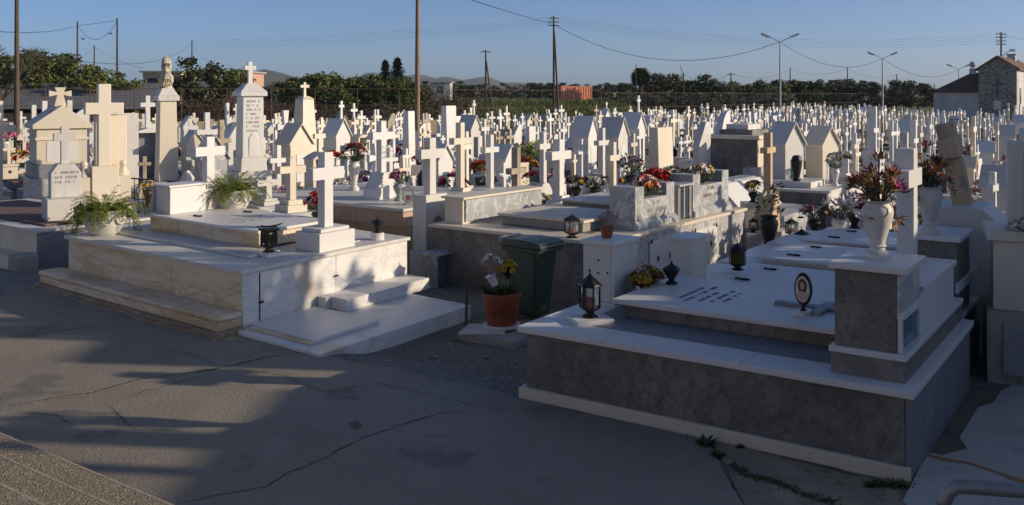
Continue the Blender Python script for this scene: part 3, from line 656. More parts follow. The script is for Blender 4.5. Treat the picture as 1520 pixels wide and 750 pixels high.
# lanterns and urn standing on it
t = lantern(lw(-.55, .88, ZT), .42, 'bronze square lantern with a bar cross on its lid, at the left tomb corner', 'square', rz=-rad(39.5), matn='bronze', w=.17)
for ch in list(t.children):
    if ch.name.startswith('roof'):
        for c2 in list(ch.children): bpy.data.objects.remove(c2)
        bpy.data.objects.remove(ch)
mb = MB(); mb.cbox(0, 0, .2, .2, .33, .36); mb.build('lid', 'bronze', t, bev=.004)
mb = MB(); mb.tube([(-.03, -.18, .395), (0, 0, .385), (.02, .17, .395)], .009, 5); mb.tube([(-.12, -.04, .385), (.1, .06, .385)], .009, 5); mb.tube([(.02, .12, .395), (.03, .19, .41), (.0, .22, .4)], .008, 5); mb.build('bar_cross', 'dark_metal', t)
mb = MB()
for k in range(4):
    for q in range(5):
        a = PI / 2 * k; x, y = .078, -.06 + q * .03; mb.cbox(x * math.cos(a) - y * math.sin(a), x * math.sin(a) + y * math.cos(a), .02, .02, .13 + .04 * ((q * 2) % 3), .27 + .012 * q)
mb.build('lattice', 'bronze', t)
crown_lamp(lw(-.22, 2.72, ZT), .34, 'dark twisted oil burner on a white drum at the left tomb far corner')
vase_with(lw(-1.35, 2.5, ZT), .34, .085, ['darkred', 'darkred', 'red'], 15, .17, .30, 'dark pot of deep red roses behind the white cross of the left tomb', 'plastic_black', 21, fs=.05, pot=True)
tag(MB().box(-.11, .11, -.02, .02, 0, .012).build('candle_stub', 'plastic_white', None, lw(-.35, 2.35, ZT), rad(60), bev=.003), 'white strip of wax lying beside the dark oil burner', 'candle')

def fern_bowl(loc, r, h, label, seed, dens=1.0):
    t = thing('fern_planter', label, 'planter', loc, 0, 'bowls of trailing fern'); rng = random.Random(seed)
    m = MB(); prof = [(r * .6, 0), (r * .72, h * .08), (r * .9, h * .4), (r * .98, h * .72), (r * 1.02, h * .86), (r * 1.06, h * .9), (r * 1.06, h), (r * .94, h), (r * .9, h * .86)]
    m.lathe(prof, 36, fold=.018, k=7); m.build('bowl', 'white_marble', t, smooth=True)
    sw = MB()
    for k in range(9):   # raised garland swags on the bowl
        a0 = 2 * PI * k / 9
        sw.tube([((r * .97 + .012) * math.cos(a0 + q * .116), (r * .97 + .012) * math.sin(a0 + q * .116), h * (.74 - .28 * math.sin(PI * q / 6))) for q in range(7)], .014, 6)
    sw.build('garland', 'white_marble', t, smooth=True)
    MB().lathe([(r * .9, h * .84), (r * .3, h * .88)], 20).build('soil_fill', 'soil', t)
    lf = MB(); up = Vector((0, 0, 1))
    for k in range(int(185 * dens)):
        a = rng.uniform(0, 2 * PI); L = rng.uniform(.2, .54) * (r / .3); el = rng.uniform(.45, 1.4)
        trail = rng.random() < .08
        if trail: el = rng.uniform(-.1, .35)
        d = Vector((math.cos(a) * math.cos(el), math.sin(a) * math.cos(el), math.sin(el)))
        p = Vector((math.cos(a) * r * rng.uniform(.1, .75), math.sin(a) * r * rng.uniform(.1, .75), h * .88)); n = 13
        if trail: p = Vector((math.cos(a) * r * 1.02, math.sin(a) * r * 1.02, h * .98)); L *= 1.05
        for q in range(n):
            d = (d + Vector((0, 0, -.14 if not trail else -.34))).normalized()
            if p.z < -.02: break
            p2 = p + d * L / n; s = d.cross(up)
            if s.length < .1: s = Vector((math.sin(a), -math.cos(a), 0))
            s.normalize()
            for sg in (-1, 1):
                for w in range(2):
                    dd = (s * sg + d * .5 + Vector((rng.gauss(0, .3), rng.gauss(0, .3), rng.gauss(0, .3)))).normalized()
                    lf.leaf(p.lerp(p2, w * .5), dd, up, .042 * rng.uniform(.7, 1.5) * (r / .3), .016 * rng.uniform(.8, 1.4) * (r / .3), 0)
            p = p2
    lf.build('fern', 'fern_leaf', t, fix=False); return t
fern_bowl(lw(-4.12, .42, ZT), .30, .38, 'white garlanded stone bowl of trailing fern on the front corner of the left tomb', 3)
fern_bowl((-4.65, 15.7, .95), .29, .36, 'white stone bowl of trailing fern behind the raised slab of the left tomb', 6, .9)
tag(MB().box(-.5, .5, -.4, .4, -1.15, 0).build('planter_block', 'cream_marble', None, (-4.65, 15.75, .95), -rad(37), bev=.008), 'low cream block carrying the rear fern bowl', 'block')

# slab tomb cut by the left edge
O = (-7.92, 15.74)
T = tomb('cream slab tomb topped with pink gravel at the left edge', (O[0], O[1], 0), 37.5)
MB().box(-5, -.03, .02, 2.2, -.2, .58).build('plinth', 'cream_marble', T, bev=.004)
MB().box(-.028, .0, .0, 2.2, -.2, .58).build('side_cladding', 'blue_marble', T, bev=.003)
mb = MB(); ring(mb, -5, .03, -.03, 2.25, .582, .63, .3); mb.build('coping', 'white_marble', T, bev=.006)
MB().box(-4.6, -.35, .3, 1.9, .582, .66).build('gravel_fill', 'pink_gravel', T)
MB().box(-5, -.2, -.38, .018, -.1, .2).build('step', 'cream_marble', T, bev=.015)
MB().box(-.195, .12, -.4, -.02, -.1, .26).build('rough_stone', 'cement', T, bev=.04)
def on(a, b, z, O=O, th=37.5):
    x, y = rl(a, b, Vector((O[0], O[1], 0)), th); return (x, y, z)
lantern(on(-.12, .8, .63), .42, 'dark four-paned lantern at the corner of the pink gravel slab tomb', 'square', rz=.5, base=False, w=.2)
lantern(on(-1.0, 3.4, .55), .48, 'brass trimmed black lantern behind the pink gravel tomb beside the inscribed white cross', 'yellow', rz=.2, w=.2)
vase_with(on(-2.1, 3.3, .55), .36, .09, ['white', 'palepink', 'yellow'], 12, .17, .2, 'brown vase of faded white blooms beside the brass trimmed lantern', 'bronze', 33, fs=.04)

# ------------------------------------------------------------------ grey tomb in the middle
MO = Vector((1.227, 13.35, 0)); MT = 37.0
def mw(a, b, z):
    x, y = rl(a, b, MO, MT); return (x, y, z)
T = tomb('big grey marble double tomb with two inscribed flower box headstones', MO, MT)
MB().box(-3.2, -.03, .04, 5.1, -.4, .745).build('plinth', 'dark_marble', T, bev=.004)
sc_ = MB().box(-.028, .0, .05, 5.1, -.4, .745).build('side_cladding', 'grey_marble', T, bev=.003)
mb = MB(); ring(mb, -3.25, .04, -.0, 5.15, .747, .8, .6); mb.build('coping', 'cream_marble', T, bev=.007)
MB().box(-2.64, -.57, .61, 4.5, .747, .79).build('walkway', 'dark_marble', T)
MB().box(-2.3, -.75, .75, 2.1, .792, .93).build('grave_bed', 'cement', T, bev=.004)
MB().box(-2.36, -.7, .7, 2.16, .932, .975).build('cover_slab', 'cream_marble', T, bev=.006)
MB().box(-2.3, -.75, 2.5, 4.1, .792, 1.0).build('grave_bed', 'cement', T, bev=.004)
MB().box(-2.36, -.7, 2.45, 4.15, 1.002, 1.045).build('cover_slab', 'white_marble', T, bev=.006)
for y0, y1 in ((1.45, 2.35), (2.95, 3.85)):
    d = MB().box(.002, .03, y0, y1, .02, .62).build('access_door', 'clean_marble', sc_, bev=.004)
    mb = MB()
    for yy in (y0 + .25, y1 - .25):
        mb.lathe([(.03, 0), (.03, .01)], 12, (0, 0, 0)); k0 = len(mb.v) - 24
        for i in range(k0, len(mb.v)): X, Y_, Z_ = mb.v[i]; mb.v[i] = (.032 + Z_, yy + X, .34 + Y_ * 1.5)
    for yy in (y0 + .02, y1 - .05): mb.box(.03, .045, yy, yy + .04, .6, .66)
    mb.build('door_ring', 'dark_metal', d)
def box_headstone(y0, y1, z1, cols, seed, lab, parent):
    z0 = .802
    h = MB()
    h.box(-.62, -.16, y0, y0 + .28, z0 + .14, z1); h.box(-.62, -.16, y1 - .28, y1, z0 + .14, z1); h.box(-.62, -.5, y0 + .281, y1 - .281, z0 + .14, z1)
    h.box(-.499, -.16, y0 + .281, y1 - .281, z0 + .14, z1 - .2)
    hs = h.build('headstone', 'grey_marble', parent, bev=.004)
    MB().prism([(-.66, z0), (-.1, z0), (-.1, z0 + .08), (-.15, z0 + .138), (-.62, z0 + .138)], y0 - .03, y1 + .03, 'y').build('headstone_base', 'grey_marble', hs, bev=.004)
    mb = MB(); rng = random.Random(seed); m = (y0 + y1) / 2
    strokes(mb, rng, -.158, m - .15, m + .12, z1 - .3, .06); strokes(mb, rng, -.158, y0 + .4, y1 - .3, z1 - .42, .06)
    mb.build('lettering', 'inscription_pale' if seed == 1 else 'inscription_red', hs)
    t = thing('flower_bouquet', lab, 'flowers', mw(-.33, m, z1 - .2)); b, ms = bouquet_mb(cols, 44, .26, .3, rng, .042, leafn=90)
    b.v = [(x * .7, y * 1.35, z) for x, y, z in b.v]; b.build('blooms', ms, t, rz=-rad(MT), fix=False)
box_headstone(1.32, 2.62, 1.46, ['orange', 'palepink', 'palepink', 'white', 'red'], 1, 'coral and pale pink flowers filling the nearer grey flower box headstone', T)
box_headstone(3.3, 4.75, 1.52, ['white', 'yellow', 'red', 'palepink', 'yellow', 'white'], 2, 'white, red and yellow flowers filling the farther grey flower box headstone', T)
for n, (b, cols, lab) in enumerate([(3.1, ['red'], 'bright scarlet flowers between the two grey flower box headstones'), (3.7, ['white', 'tan'], 'greyish white flowers just behind the farther grey flower box headstone')]):
    t = thing('flower_bouquet', lab, 'flowers', mw(-.75, b, 1.25)); q, ms = bouquet_mb(cols, 36, .3, .32, random.Random(50 + n), .055, leafn=50); q.build('blooms', ms, t, fix=False)
    MB().lathe([(.1, -.2), (.13, .05), (.12, .06)], 14).build('pot', 'plastic_black', t)
cab = thing('glass_cabinet', 'grey stone cabinet with a glass front between the two flower box headstones', 'cabinet', mw(-.5, 2.72, .802), -rad(MT))
mb = MB(); mb.box(0, .36, 0, .03, 0, .56); mb.box(0, .36, .45, .48, 0, .56); mb.box(0, .02, .031, .449, 0, .56); mb.build('body', 'grey_marble', cab, bev=.003)
MB().box(-.03, .4, -.03, .51, .562, .6).build('top', 'grey_marble', cab, bev=.004)
MB().box(.34, .345, .05, .43, .03, .54).build('glass_front', 'dark_glass', cab)
mb = MB(); mb.box(.346, .36, .2, .24, .03, .54); mb.box(.346, .36, .045, .07, .03, .54); mb.box(.346, .36, .41, .435, .03, .54); mb.build('glass_frame', 'silver', cab)
# panel wall at the far side of the terrace
w = MB().box(-3.1, -2.72, .25, 2.45, .802, 1.2).build('panel_wall', 'cream_marble', T, bev=.004)
MB().box(-2.718, -2.69, .3, 2.42, .84, 1.19).build('panel', 'grey_marble', w, bev=.003)
MB().box(-3.14, -2.66, .2, 2.5, 1.202, 1.24).build('panel_cap', 'cream_marble', w, bev=.006)
lantern(mw(-.55, .15, .8), .38, 'dark square lantern with smoky panes behind the five-hole cabinet', 'square', rz=.4, base=False, w=.19)
vase_with(rw(.12, 1.5, ZS - .185 + .665), .12, .075, ['tan', 'palepink'], 16, .13, .16, 'small pot of withered pinkish flowers on top of the five-hole cabinet', 'terracotta', 41, fs=.022, leaf='petal_tan', pot=True, leafn=20)

# pillar with cross
px_ = G(632, 412, GR)
t = thing('cross_pillar', 'square marble pillar with an arched niche and white cross, left of the grey terrace', 'monument', (px_[0], px_[1], GR), -rad(36))
MB().box(-.34, .02, -.03, .62, -.2, .42).build('base', 'white_marble', t, bev=.008)
p = MB().box(-.31, -.01, .02, .56, .422, 1.36).build('shaft', 'white_marble', t, bev=.008)
arch = [(.1 + .19 - .17 * math.cos(PI * k / 12), .86 + .2 * math.sin(PI * k / 12)) for k in range(13)]
mb = MB(); mb.prism([(.12, .46)] + arch + [(.46, .46)], -.008, .014, 'x'); mb.build('niche_arch', 'white_marble', p, bev=.004)
arch = [(.29 - .12 * math.cos(PI * k / 12), .84 + .16 * math.sin(PI * k / 12)) for k in range(13)]
mb = MB(); mb.prism([(.17, .46)] + arch + [(.41, .46)], .0145, .019, 'x'); mb.build('niche_plate', 'blue_marble', p)
cross_mb(.95, .6, .16, .14, -.16, .29, 1.36).build('cross', 'white_marble', t, bev=.006)
t = thing('niche_box', 'low grey marble box with a dark open niche beside the arched pillar', 'cabinet', mw(-3.1, -.32, GR), -rad(MT))
mb = MB(); mb.box(0, .32, 0, .05, 0, .5); mb.box(0, .32, .4, .45, 0, .5); mb.box(0, .04, .051, .399, 0, .5); mb.build('sides', 'grey_marble', t, bev=.003)
MB().box(-.03, .35, -.03, .48, .502, .545).build('top', 'grey_marble', t, bev=.005)
MB().box(.2, .21, .052, .398, .0, .5).build('back_panel', 'blue_marble', t)

# wheelie bin
t = thing('wheelie_bin', 'dark green two-wheeled rubbish bin with closed lid behind the flower pot', 'bin', (-.1, 12.92, gz(.3, 12.9)), -rad(40)); t.scale = (.92, .92, 1.02)
mb = MB()
pr = [(0, .03), (.05, .02)]
v0 = [(.10, .07), (.50, .07), (.50, .45), (.10, .45)]; v1 = [(.0, .01), (.59, .01), (.59, .53), (.0, .53)]
mb.add([(x, y, .05) for x, y in v0] + [(x, y, .93) for x, y in v1], [(0, 3, 2, 1), (4, 5, 6, 7), (0, 1, 5, 4), (1, 2, 6, 5), (2, 3, 7, 6), (3, 0, 4, 7)])
body = mb.build('body', 'bin_green', t, bev=.03)
mb = MB(); mb.box(-.055, .655, -.02, .56, .9, .955); mb.build('rim', 'bin_green', body, bev=.012)
prof = [(-.07, .958), (.69, .958), (.70, .99), (.66, 1.03), (.5, 1.055), (.25, 1.065), (.0, 1.05), (-.07, 1.0)]
lid = MB().prism(prof, -.03, .57, 'y').build('lid', 'bin_lid', t, bev=.012)
mb = MB()
for k in range(4): mb.box(.62 + .015 * k, .715 - .012 * k + .0, -.035 - .0, .575, .945 + .025 * k, .957 + .025 * k)
mb.build('lid_lip', 'bin_lid', lid, bev=.004)
mb = MB(); mb.tube([(-.06, .02, 1.0), (-.13, .02, 1.05), (-.13, .52, 1.05), (-.06, .52, 1.0)], .018, 8); mb.build('handle', 'galvanized', t, smooth=True)
for y in (.0, .52):
    mb = MB(); mb.lathe([(.1, -.03), (.1, .03)], 16); mb.v = [(.02 + X, y + Z_, .1 + Y_) for X, Y_, Z_ in mb.v]; mb.build('wheel', 'plastic_black', t)
# plant pot in front of it
PB = (-.13, 11.85)
mb = MB(); z = gz(*PB)
tag(MB().box(-.38, .42, -.3, .34, -.35, -.055).build('footing_block', 'cement', None, (PB[0] - .05, PB[1] - .1, 0), -rad(30), bev=.03), 'rough cement footing under the terracotta pot', 'block')
tag(MB().prism([(-.5, -.2), (.05, -.32), (.2, .1), (-.3, .22)], -.053, -.02, 'z').build('broken_slab', 'white_marble', None, (PB[0] - .08, PB[1], 0), .2, bev=.004), 'broken marble slab lying under the terracotta pot', 'slab')
t = thing('flower_pot', 'terracotta pot with white roses and a yellow bunch in front of the green bin', 'planter', (PB[0], PB[1], -.018))
MB().lathe([(.22, 0), (.235, .02), (.235, .035), (.2, .036)], 26).build('saucer', 'plastic_white', t, smooth=True)
pot = MB().lathe([(.185, .03), (.19, .06), (.2, .07), (.225, .36), (.23, .37), (.245, .372), (.25, .43), (.235, .435), (.22, .40), (.2, .39)], 30).build('pot', 'terracotta', t, smooth=True)
mb = MB(); rng = random.Random(5)
for k in range(9):
    a = -PI / 2 - .5 + k * .12; mb.tube([(.215 * math.cos(a), .215 * math.sin(a), .16), (.218 * math.cos(a + .02), .218 * math.sin(a + .02), .22), (.223 * math.cos(a - .02), .223 * math.sin(a - .02), .3)], .006, 5)
mb.build('relief', 'terracotta', pot)
MB().lathe([(.21, .39), (.1, .4)], 20).build('pot_soil', 'soil', t)
mb = MB(); rng = random.Random(77)
for k in range(60):
    a = rng.uniform(0, 2 * PI); mb.leaf((math.cos(a) * .1 - .04, math.sin(a) * .1, .4), (math.cos(a), math.sin(a), rng.uniform(.2, 1.3)), (0, 0, 1), rng.uniform(.1, .2), .045, 0)
mb.build('leaves', 'weed_leaf', t, fix=False)
v = MB().lathe([(.045, 0), (.06, .12), (.075, .14), (.06, .14)], 14).build('white_beaker', 'plastic_white', t, loc=(-.08, 0, .52)); v.rotation_euler = (.1, -.45, 0)
b, ms = bouquet_mb(['white', 'white'], 18, .13, .26, random.Random(3), .042, 'petal_tan', leafn=10); b.build('white_roses', ms, t, loc=(-.13, 0, .62), fix=False)
b, ms = bouquet_mb(['yellow', 'yellow'], 60, .12, .2, random.Random(4), .026, 'plant_leaf', leafn=14); b.build('yellow_bunch', ms, t, loc=(.08, .03, .6), fix=False)
mb = MB(); mb.tube([(.05, .02, .38), (.06, .02, .66)], .006, 5); mb.tube([(.1, .03, .38), (.1, .03, .68)], .006, 5); mb.tube([(-.05, 0, .38), (-.1, 0, .56)], .007, 5); mb.build('stem', 'plant_leaf', t)
tag(MB().tube([(0, 0, -.1), (.01, 0, .55)], .017, 8).build('iron_stake', 'rust', None, (-.585, 11.95, -.1)), 'thin rusty iron stake upright beside the annex of the left tomb', 'stake')
for k, (x, y, r) in enumerate([(.12, 11.62, .05), (-.38, 11.55, .04), (-.62, 11.75, .07), (-.75, 11.4, .05), (.2, 11.4, .035), (-.9, 10.9, .045), (-.3, 10.9, .035), (-1.2, 10.6, .04)]):
    mb = MB(); sph(mb, (0, 0, 0), r, r * .8, r * .6, 6); rr = random.Random(k); mb.v = [tuple(c * rr.uniform(.8, 1.2) for c in p) for p in mb.v]
    tag(mb.build('loose_stone', 'footing', None, (x, y, gz(x, y) + r * .3)), 'loose brown stone on the dirt below the terracotta pot', 'stone', 'loose stones around the flower pot')
# weeds along the footing of the dark tomb
for k, (px, py, s, lab) in enumerate([(1047, 662, .11, 'low green weed tuft at the foot of the dark tomb'), (1065, 678, .08, 'small weed tuft in the pavement seam below the larger tuft'), (1098, 665, .05, 'tiny weed sprig further right along the dark tomb footing')]):
    mb = MB(); rng = random.Random(k)
    for q in range(46): a = rng.uniform(0, 6.28); mb.leaf((math.cos(a) * s * .3 * rng.random(), math.sin(a) * s * .3 * rng.random(), 0), (math.cos(a), math.sin(a), rng.uniform(.1, 1.2)), (0, 0, 1), s * rng.uniform(.5, 1), s * .22, 0)
    tag(mb.build('weed', 'weed_leaf', None, G(px, py, 0), fix=False), lab, 'weed')
mb = MB(); rng = random.Random(9)
P = [Vector(G(*p)) for p in [(1085, 690), (1110, 708), (1150, 716), (1200, 738), (1240, 748)]] ; P2 = [Vector(G(*p)) for p in [(800, 598), (900, 622), (1030, 648)]] ; P3 = [Vector(G(*p)) for p in [(1290, 722), (1345, 722)]]
for PP, n, s in ((P, 420, .035), (P2, 110, .02), (P3, 220, .05)):
    for q in range(n):
        t_ = rng.random() * (len(PP) - 1); i = int(t_); c = PP[i].lerp(PP[i + 1], t_ - i); c += Vector((rng.gauss(0, .025), rng.gauss(0, .025), 0)); a = rng.uniform(0, 6.28)
        mb.leaf((c.x, c.y, .0), (math.cos(a), math.sin(a), rng.uniform(.3, 1.5)), (0, 0, 1), s * rng.uniform(.5, 1.3), s * .4, 0)
tag(mb.build('moss', 'weed_leaf', fix=False), kind='stuff')
# ------------------------------------------------------------------ grave monuments
def head(kind, h, w, m='white_marble', d=.14):
    """parts of a monument of height h and arm (or body) width w: (name, builder, material); stands on z=0, faces +x"""
    P = []
    def a(n, mb, mm=m): P.append((n, mb, mm))
    t = max(.085, w * .235)
    if kind == 'slim':
        b = h * .22; a('pedestal', MB().cbox(0, 0, .42, w * .75, 0, b * .62).cbox(0, 0, .3, w * .55, b * .625, b))
        a('cross', cross_mb(h - b, w, t, d, 0, 0, b))
    elif kind == 'flared':
        b = h * .36; y = w * .5
        a('pedestal', MB().prism([(-y * 1.1, 0), (y * 1.1, 0), (y * 1.05, b * .45), (y * .75, b * .62), (t * .75, b), (-t * .75, b), (-y * .75, b * .62), (-y * 1.05, b * .45)], -.17, .17, 'x'))
        a('cross', cross_mb(h - b, w, t, d, 0, 0, b))
    elif kind == 'lobed':
        b = h * .4; y = w * .48
        pts = [(-y, 0), (y, 0)] + [(y * (.88 + .14 * math.sin(k * PI / 4)), b * (.3 + .15 * k)) for k in range(4)] + [(y * .55, b * .95), (0, b * 1.02), (-y * .55, b * .95)] + [(-y * (.88 + .14 * math.sin(k * PI / 4)), b * (.3 + .15 * k)) for k in range(3, -1, -1)]
        a('headstone', MB().prism(pts, -.09, .09, 'x')); a('cross', cross_mb(h - b, w * .8, t, d * .9, 0, 0, b * 1.0))
    elif kind in ('gable', 'gable_cross', 'gable_window'):
        hh = h * .78 if kind == 'gable_cross' else h; bw = w; e = hh * .74; L = .6
        a('plinth', MB().cbox(0, 0, L + .1, bw + .1, 0, hh * .16), 'dark_marble')
        a('wall', MB().prism([(-bw / 2, hh * .162), (bw / 2, hh * .162), (bw / 2, e), (0, hh * .985), (-bw / 2, e)], -L / 2, L / 2, 'x'))
        r = MB(); k = .05
        for s in (-1, 1): r.prism([(s * (bw / 2 + .07), e - .05), (s * (bw / 2 + .07), e - .005), (0, hh + .03), (0, hh - .012)], -L / 2 - .06, L / 2 + .06, 'x')
        a('roof', r, 'roof_slate' if (kind != 'gable_cross' and w > .72) else m)
        if kind == 'gable_window': a('window', MB().box(L / 2 + .002, L / 2 + .012, -bw * .2, bw * .2, hh * .32, hh * .56), 'blue_glass')
        else: a('door', MB().box(L / 2 + .002, L / 2 + .012, -bw * .22, bw * .22, hh * .22, hh * .6), 'dark_glass' if kind == 'gable_cross' else 'clean_marble')
        if kind == 'gable_cross': a('cross', cross_mb(h - hh, w * .36, .07, .06, .2, 0, hh, flare=.015))
    elif kind == 'stele':
        a('pedestal', MB().cbox(0, 0, .4, w * 1.15, 0, h * .14)); a('stele', MB().prism([(-.16, h * .142), (.16, h * .142), (.1, h), (-.1, h)], -w / 2, w / 2, 'y'))
    elif kind == 'slant':
        a('stele', MB().prism([(-w / 2, 0), (w / 2, 0), (w / 2, h), (w * .1, h), (-w / 2, h * .72)], -.09, .09, 'x'))
    elif kind == 'curved':
        pts = [(-w / 2, 0), (w / 2, 0), (w / 2, h)] + [(w / 2 - w * math.sin(k * PI / 16), h * (1 - .35 * (1 - math.cos(k * PI / 16)))) for k in range(1, 9)]
        a('stele', MB().prism(pts, -.1, .1, 'x'))
    elif kind == 'box':
        b = h * .42; a('pedestal', MB().cbox(0, 0, .42, w * 1.15, 0, b * .82)); a('pedestal_cap', MB().cbox(0, 0, .5, w * 1.3, b * .822, b))
        a('cross', cross_mb(h - b, w, t, d, 0, 0, b))
    elif kind == 'niche':
        b = h * .62; y = w * .6
        mb = MB(); mb.box(-.2, .2, -y, -y + .09, 0, b); mb.box(-.2, .2, y - .09, y, 0, b); mb.box(-.2, -.15, -y + .091, y - .091, 0, b); a('frame', mb)
        a('niche_back', MB().box(-.149, -.14, -y + .09, y - .09, 0, b), 'blue_marble')
        a('cap', MB().prism([(-y - .05, b + .002), (y + .05, b + .002), (y * .6, b + .09), (0, b + .16), (-y * .6, b + .09)], -.24, .24, 'x'))
        a('cross', cross_mb(h - b - .15, w * .62, t * .8, d * .8, 0, 0, b + .15))
    elif kind == 'pattee':
        b = h * .3; a('pedestal', MB().frus(0, 0, 0, b, .42, w * .8, .22, w * .4)); a('cross', cross_mb(h - b, w, t * .8, d, 0, 0, b, flare=t * .3))
    elif kind == 'obelisk':
        a('pedestal', MB().cbox(0, 0, w * 1.3, w * 1.3, 0, h * .14)); a('shaft', MB().frus(0, 0, h * .142, h * .84, w, w, w * .62, w * .62).frus(0, 0, h * .842, h * .87, w * .7, w * .7, w * .3, w * .3))
        a('cross', cross_mb(h * .13, w * .5, .07, .06, 0, 0, h * .868, flare=.012))
    return P
def ledger(L=1.9, w=.95, h=.42, m1='white_marble', m2='clean_marble', x0=.25):
    P = [('curb', MB().box(x0 - .55, x0 + L, -w / 2, w / 2, 0, h), m1), ('cover_slab', MB().box(x0 + .1, x0 + L - .12, -w / 2 + .1, w / 2 - .1, h + .002, h + .06), m2)]
    return P
SPOTS = []
def thx(px): return TH + 20 * (1 - sst(260, 560, px))
def mon(px, ytop, Y, kind, w, label, m='white_marble', led=True, rz=0, cat=None, base=0.0, d=.14, group=None, th=None):
    th = thx(px) if th is None else th
    X, _ = XY(px, Y); zb = GR + base
    h = Zt(ytop, Y) - zb
    cat = cat or ('ossuary' if 'gable' in kind else 'headstone' if kind in ('stele', 'slant', 'curved') else 'cross')
    t = thing({'ossuary': 'ossuary', 'headstone': 'headstone', 'cross': 'grave_monument'}.get(cat, 'grave_monument'), label, 'grave ' + cat if cat == 'cross' else cat, (X, Y, GR), -rad(th) + rz, group)
    hh = .3
    if led:
        lm = R.choice([('white_marble', 'clean_marble'), ('grey_marble', 'white_marble'), ('cream_marble', 'white_marble'), ('cement', 'pink_gravel')])
        for n, mb, mm in ledger(1.7, max(.8, min(1.1, w * 1.5)), R.uniform(.32, .5), *lm): mb.build(n, mm, t, bev=.006)
    z0 = base
    if base: MB().cbox(0, 0, .7, w * 1.5, -.1, base).build('footing', 'grey_marble', t, bev=.008)
    for n, mb, mm in head(kind, h, w, m, d):
        o = mb.build(n, mm, t, loc=(0, 0, z0), bev=.006)
    SPOTS.append((X, Y, .8)); u, v = uv(th); SPOTS.append((X + u.x, Y + u.y, .6))
    return t
def text_on(t, x, z1, rows, w, size, mt='engraved'):
    mb = MB(); rng = random.Random(len(SPOTS))
    for k in range(rows): strokes(mb, rng, x, -w / 2, w / 2, z1 - k * size * 1.9, size)
    mb.build('lettering', mt, t)

TL = 56
# big ones at the left, each with its own form
def gable_house():
    X, Y = XY(88, 22); t = thing('mausoleum', 'cream gabled marble mausoleum with a flared cross on its ridge', 'mausoleum', (X, Y, GR), -rad(TL))
    hz = lambda y: Zt(y, 22) - GR
    w = 1.06; e, ap = hz(184), hz(170); L = 1.2
    MB().cbox(-.2, 0, L + .24, w + .24, -.1, hz(262)).build('plinth', 'grey_marble', t, bev=.01)
    MB().cbox(-.2, 0, L + .14, w + .14, hz(262) + .002, hz(242)).build('base_course', 'blue_marble', t, bev=.008)
    MB().cbox(-.2, 0, L, w, hz(242) + .002, e - .1).build('wall', 'cream_marble', t, bev=.006)
    MB().cbox(-.2, 0, L + .06, w + .06, hz(207), hz(203)).build('string_course', 'cream_marble', t, bev=.005)
    MB().prism([(-w / 2 - .09, e - .098), (w / 2 + .09, e - .098), (w / 2 + .09, e), (0, ap + .22), (-w / 2 - .09, e)], -L / 2 - .28, L / 2 - .12, 'x').build('gable_roof', 'cream_marble', t, bev=.008)
    MB().box(L / 2 - .198, L / 2 - .19, -.32, .32, hz(242) + .05, hz(207) - .03).build('door', 'clean_marble', t)
    MB().frus(.1, 0, ap + .1, hz(158), .4, .5, .14, .16).build('cross_base', 'cream_marble', t, bev=.006)
    c = MB(); i = hz(158); hh = hz(130) - i
    pts = [(-.13, 0), (.13, 0), (.065, hh * .6), (.24, hh * .52), (.24, hh * .84), (.075, hh * .76), (.12, hh), (-.12, hh), (-.075, hh * .76), (-.24, hh * .84), (-.24, hh * .52), (-.065, hh * .6)]
    c.prism(pts, .04, .16, 'x'); c.move(0, 0, i); c.build('cross', 'cream_marble', t, bev=.006); SPOTS.append((X, Y, 1.7)); SPOTS.append((-8.6, 20.2, 1.6)); SPOTS.append((-7.5, 21.5, 1.4)); SPOTS.append((-9.6, 19.6, 1.3))
gable_house()
def big_cross():
    Y = 19.0; X, _ = XY(154, Y); hz = lambda y: Zt(y, Y) - GR
    t = thing('grave_monument', 'tall massive cream stone cross on a scrolled pedestal, rising above the left fern bowl', 'grave cross', (X, Y, GR), -rad(TL))
    MB().cbox(.1, 0, .8, 1.05, -.1, hz(300)).build('plinth', 'cream_marble', t, bev=.01)
    MB().cbox(0, 0, .36, .5, hz(300) + .002, hz(246)).build('pedestal', 'cream_marble', t, bev=.008)
    for s in (-1, 1):
        mb = MB(); mb.cbox(0, s * .37, .3, .24, hz(300) + .002, hz(262)); mb.lathe([(.12, 0), (.08, .08), (.065, .16), (.07, .2)], 14, (0, s * .37, hz(262) + .002)); mb.ball((0, s * .37, hz(262) + .25), .075); mb.build('scroll_block', 'cream_marble', t, bev=.006)
    b = hz(246); cross_mb(hz(125) - b, .72, .235, .22, 0, 0, b + .002, yb=.6).build('cross', 'cream_marble', t, bev=.01)
    MB().cbox(-.4, .2, .22, .6, hz(300) + .002, hz(172)).build('backing_stele', 'cream_marble', t, bev=.01); SPOTS.append((X, Y, 1.4))
big_cross()
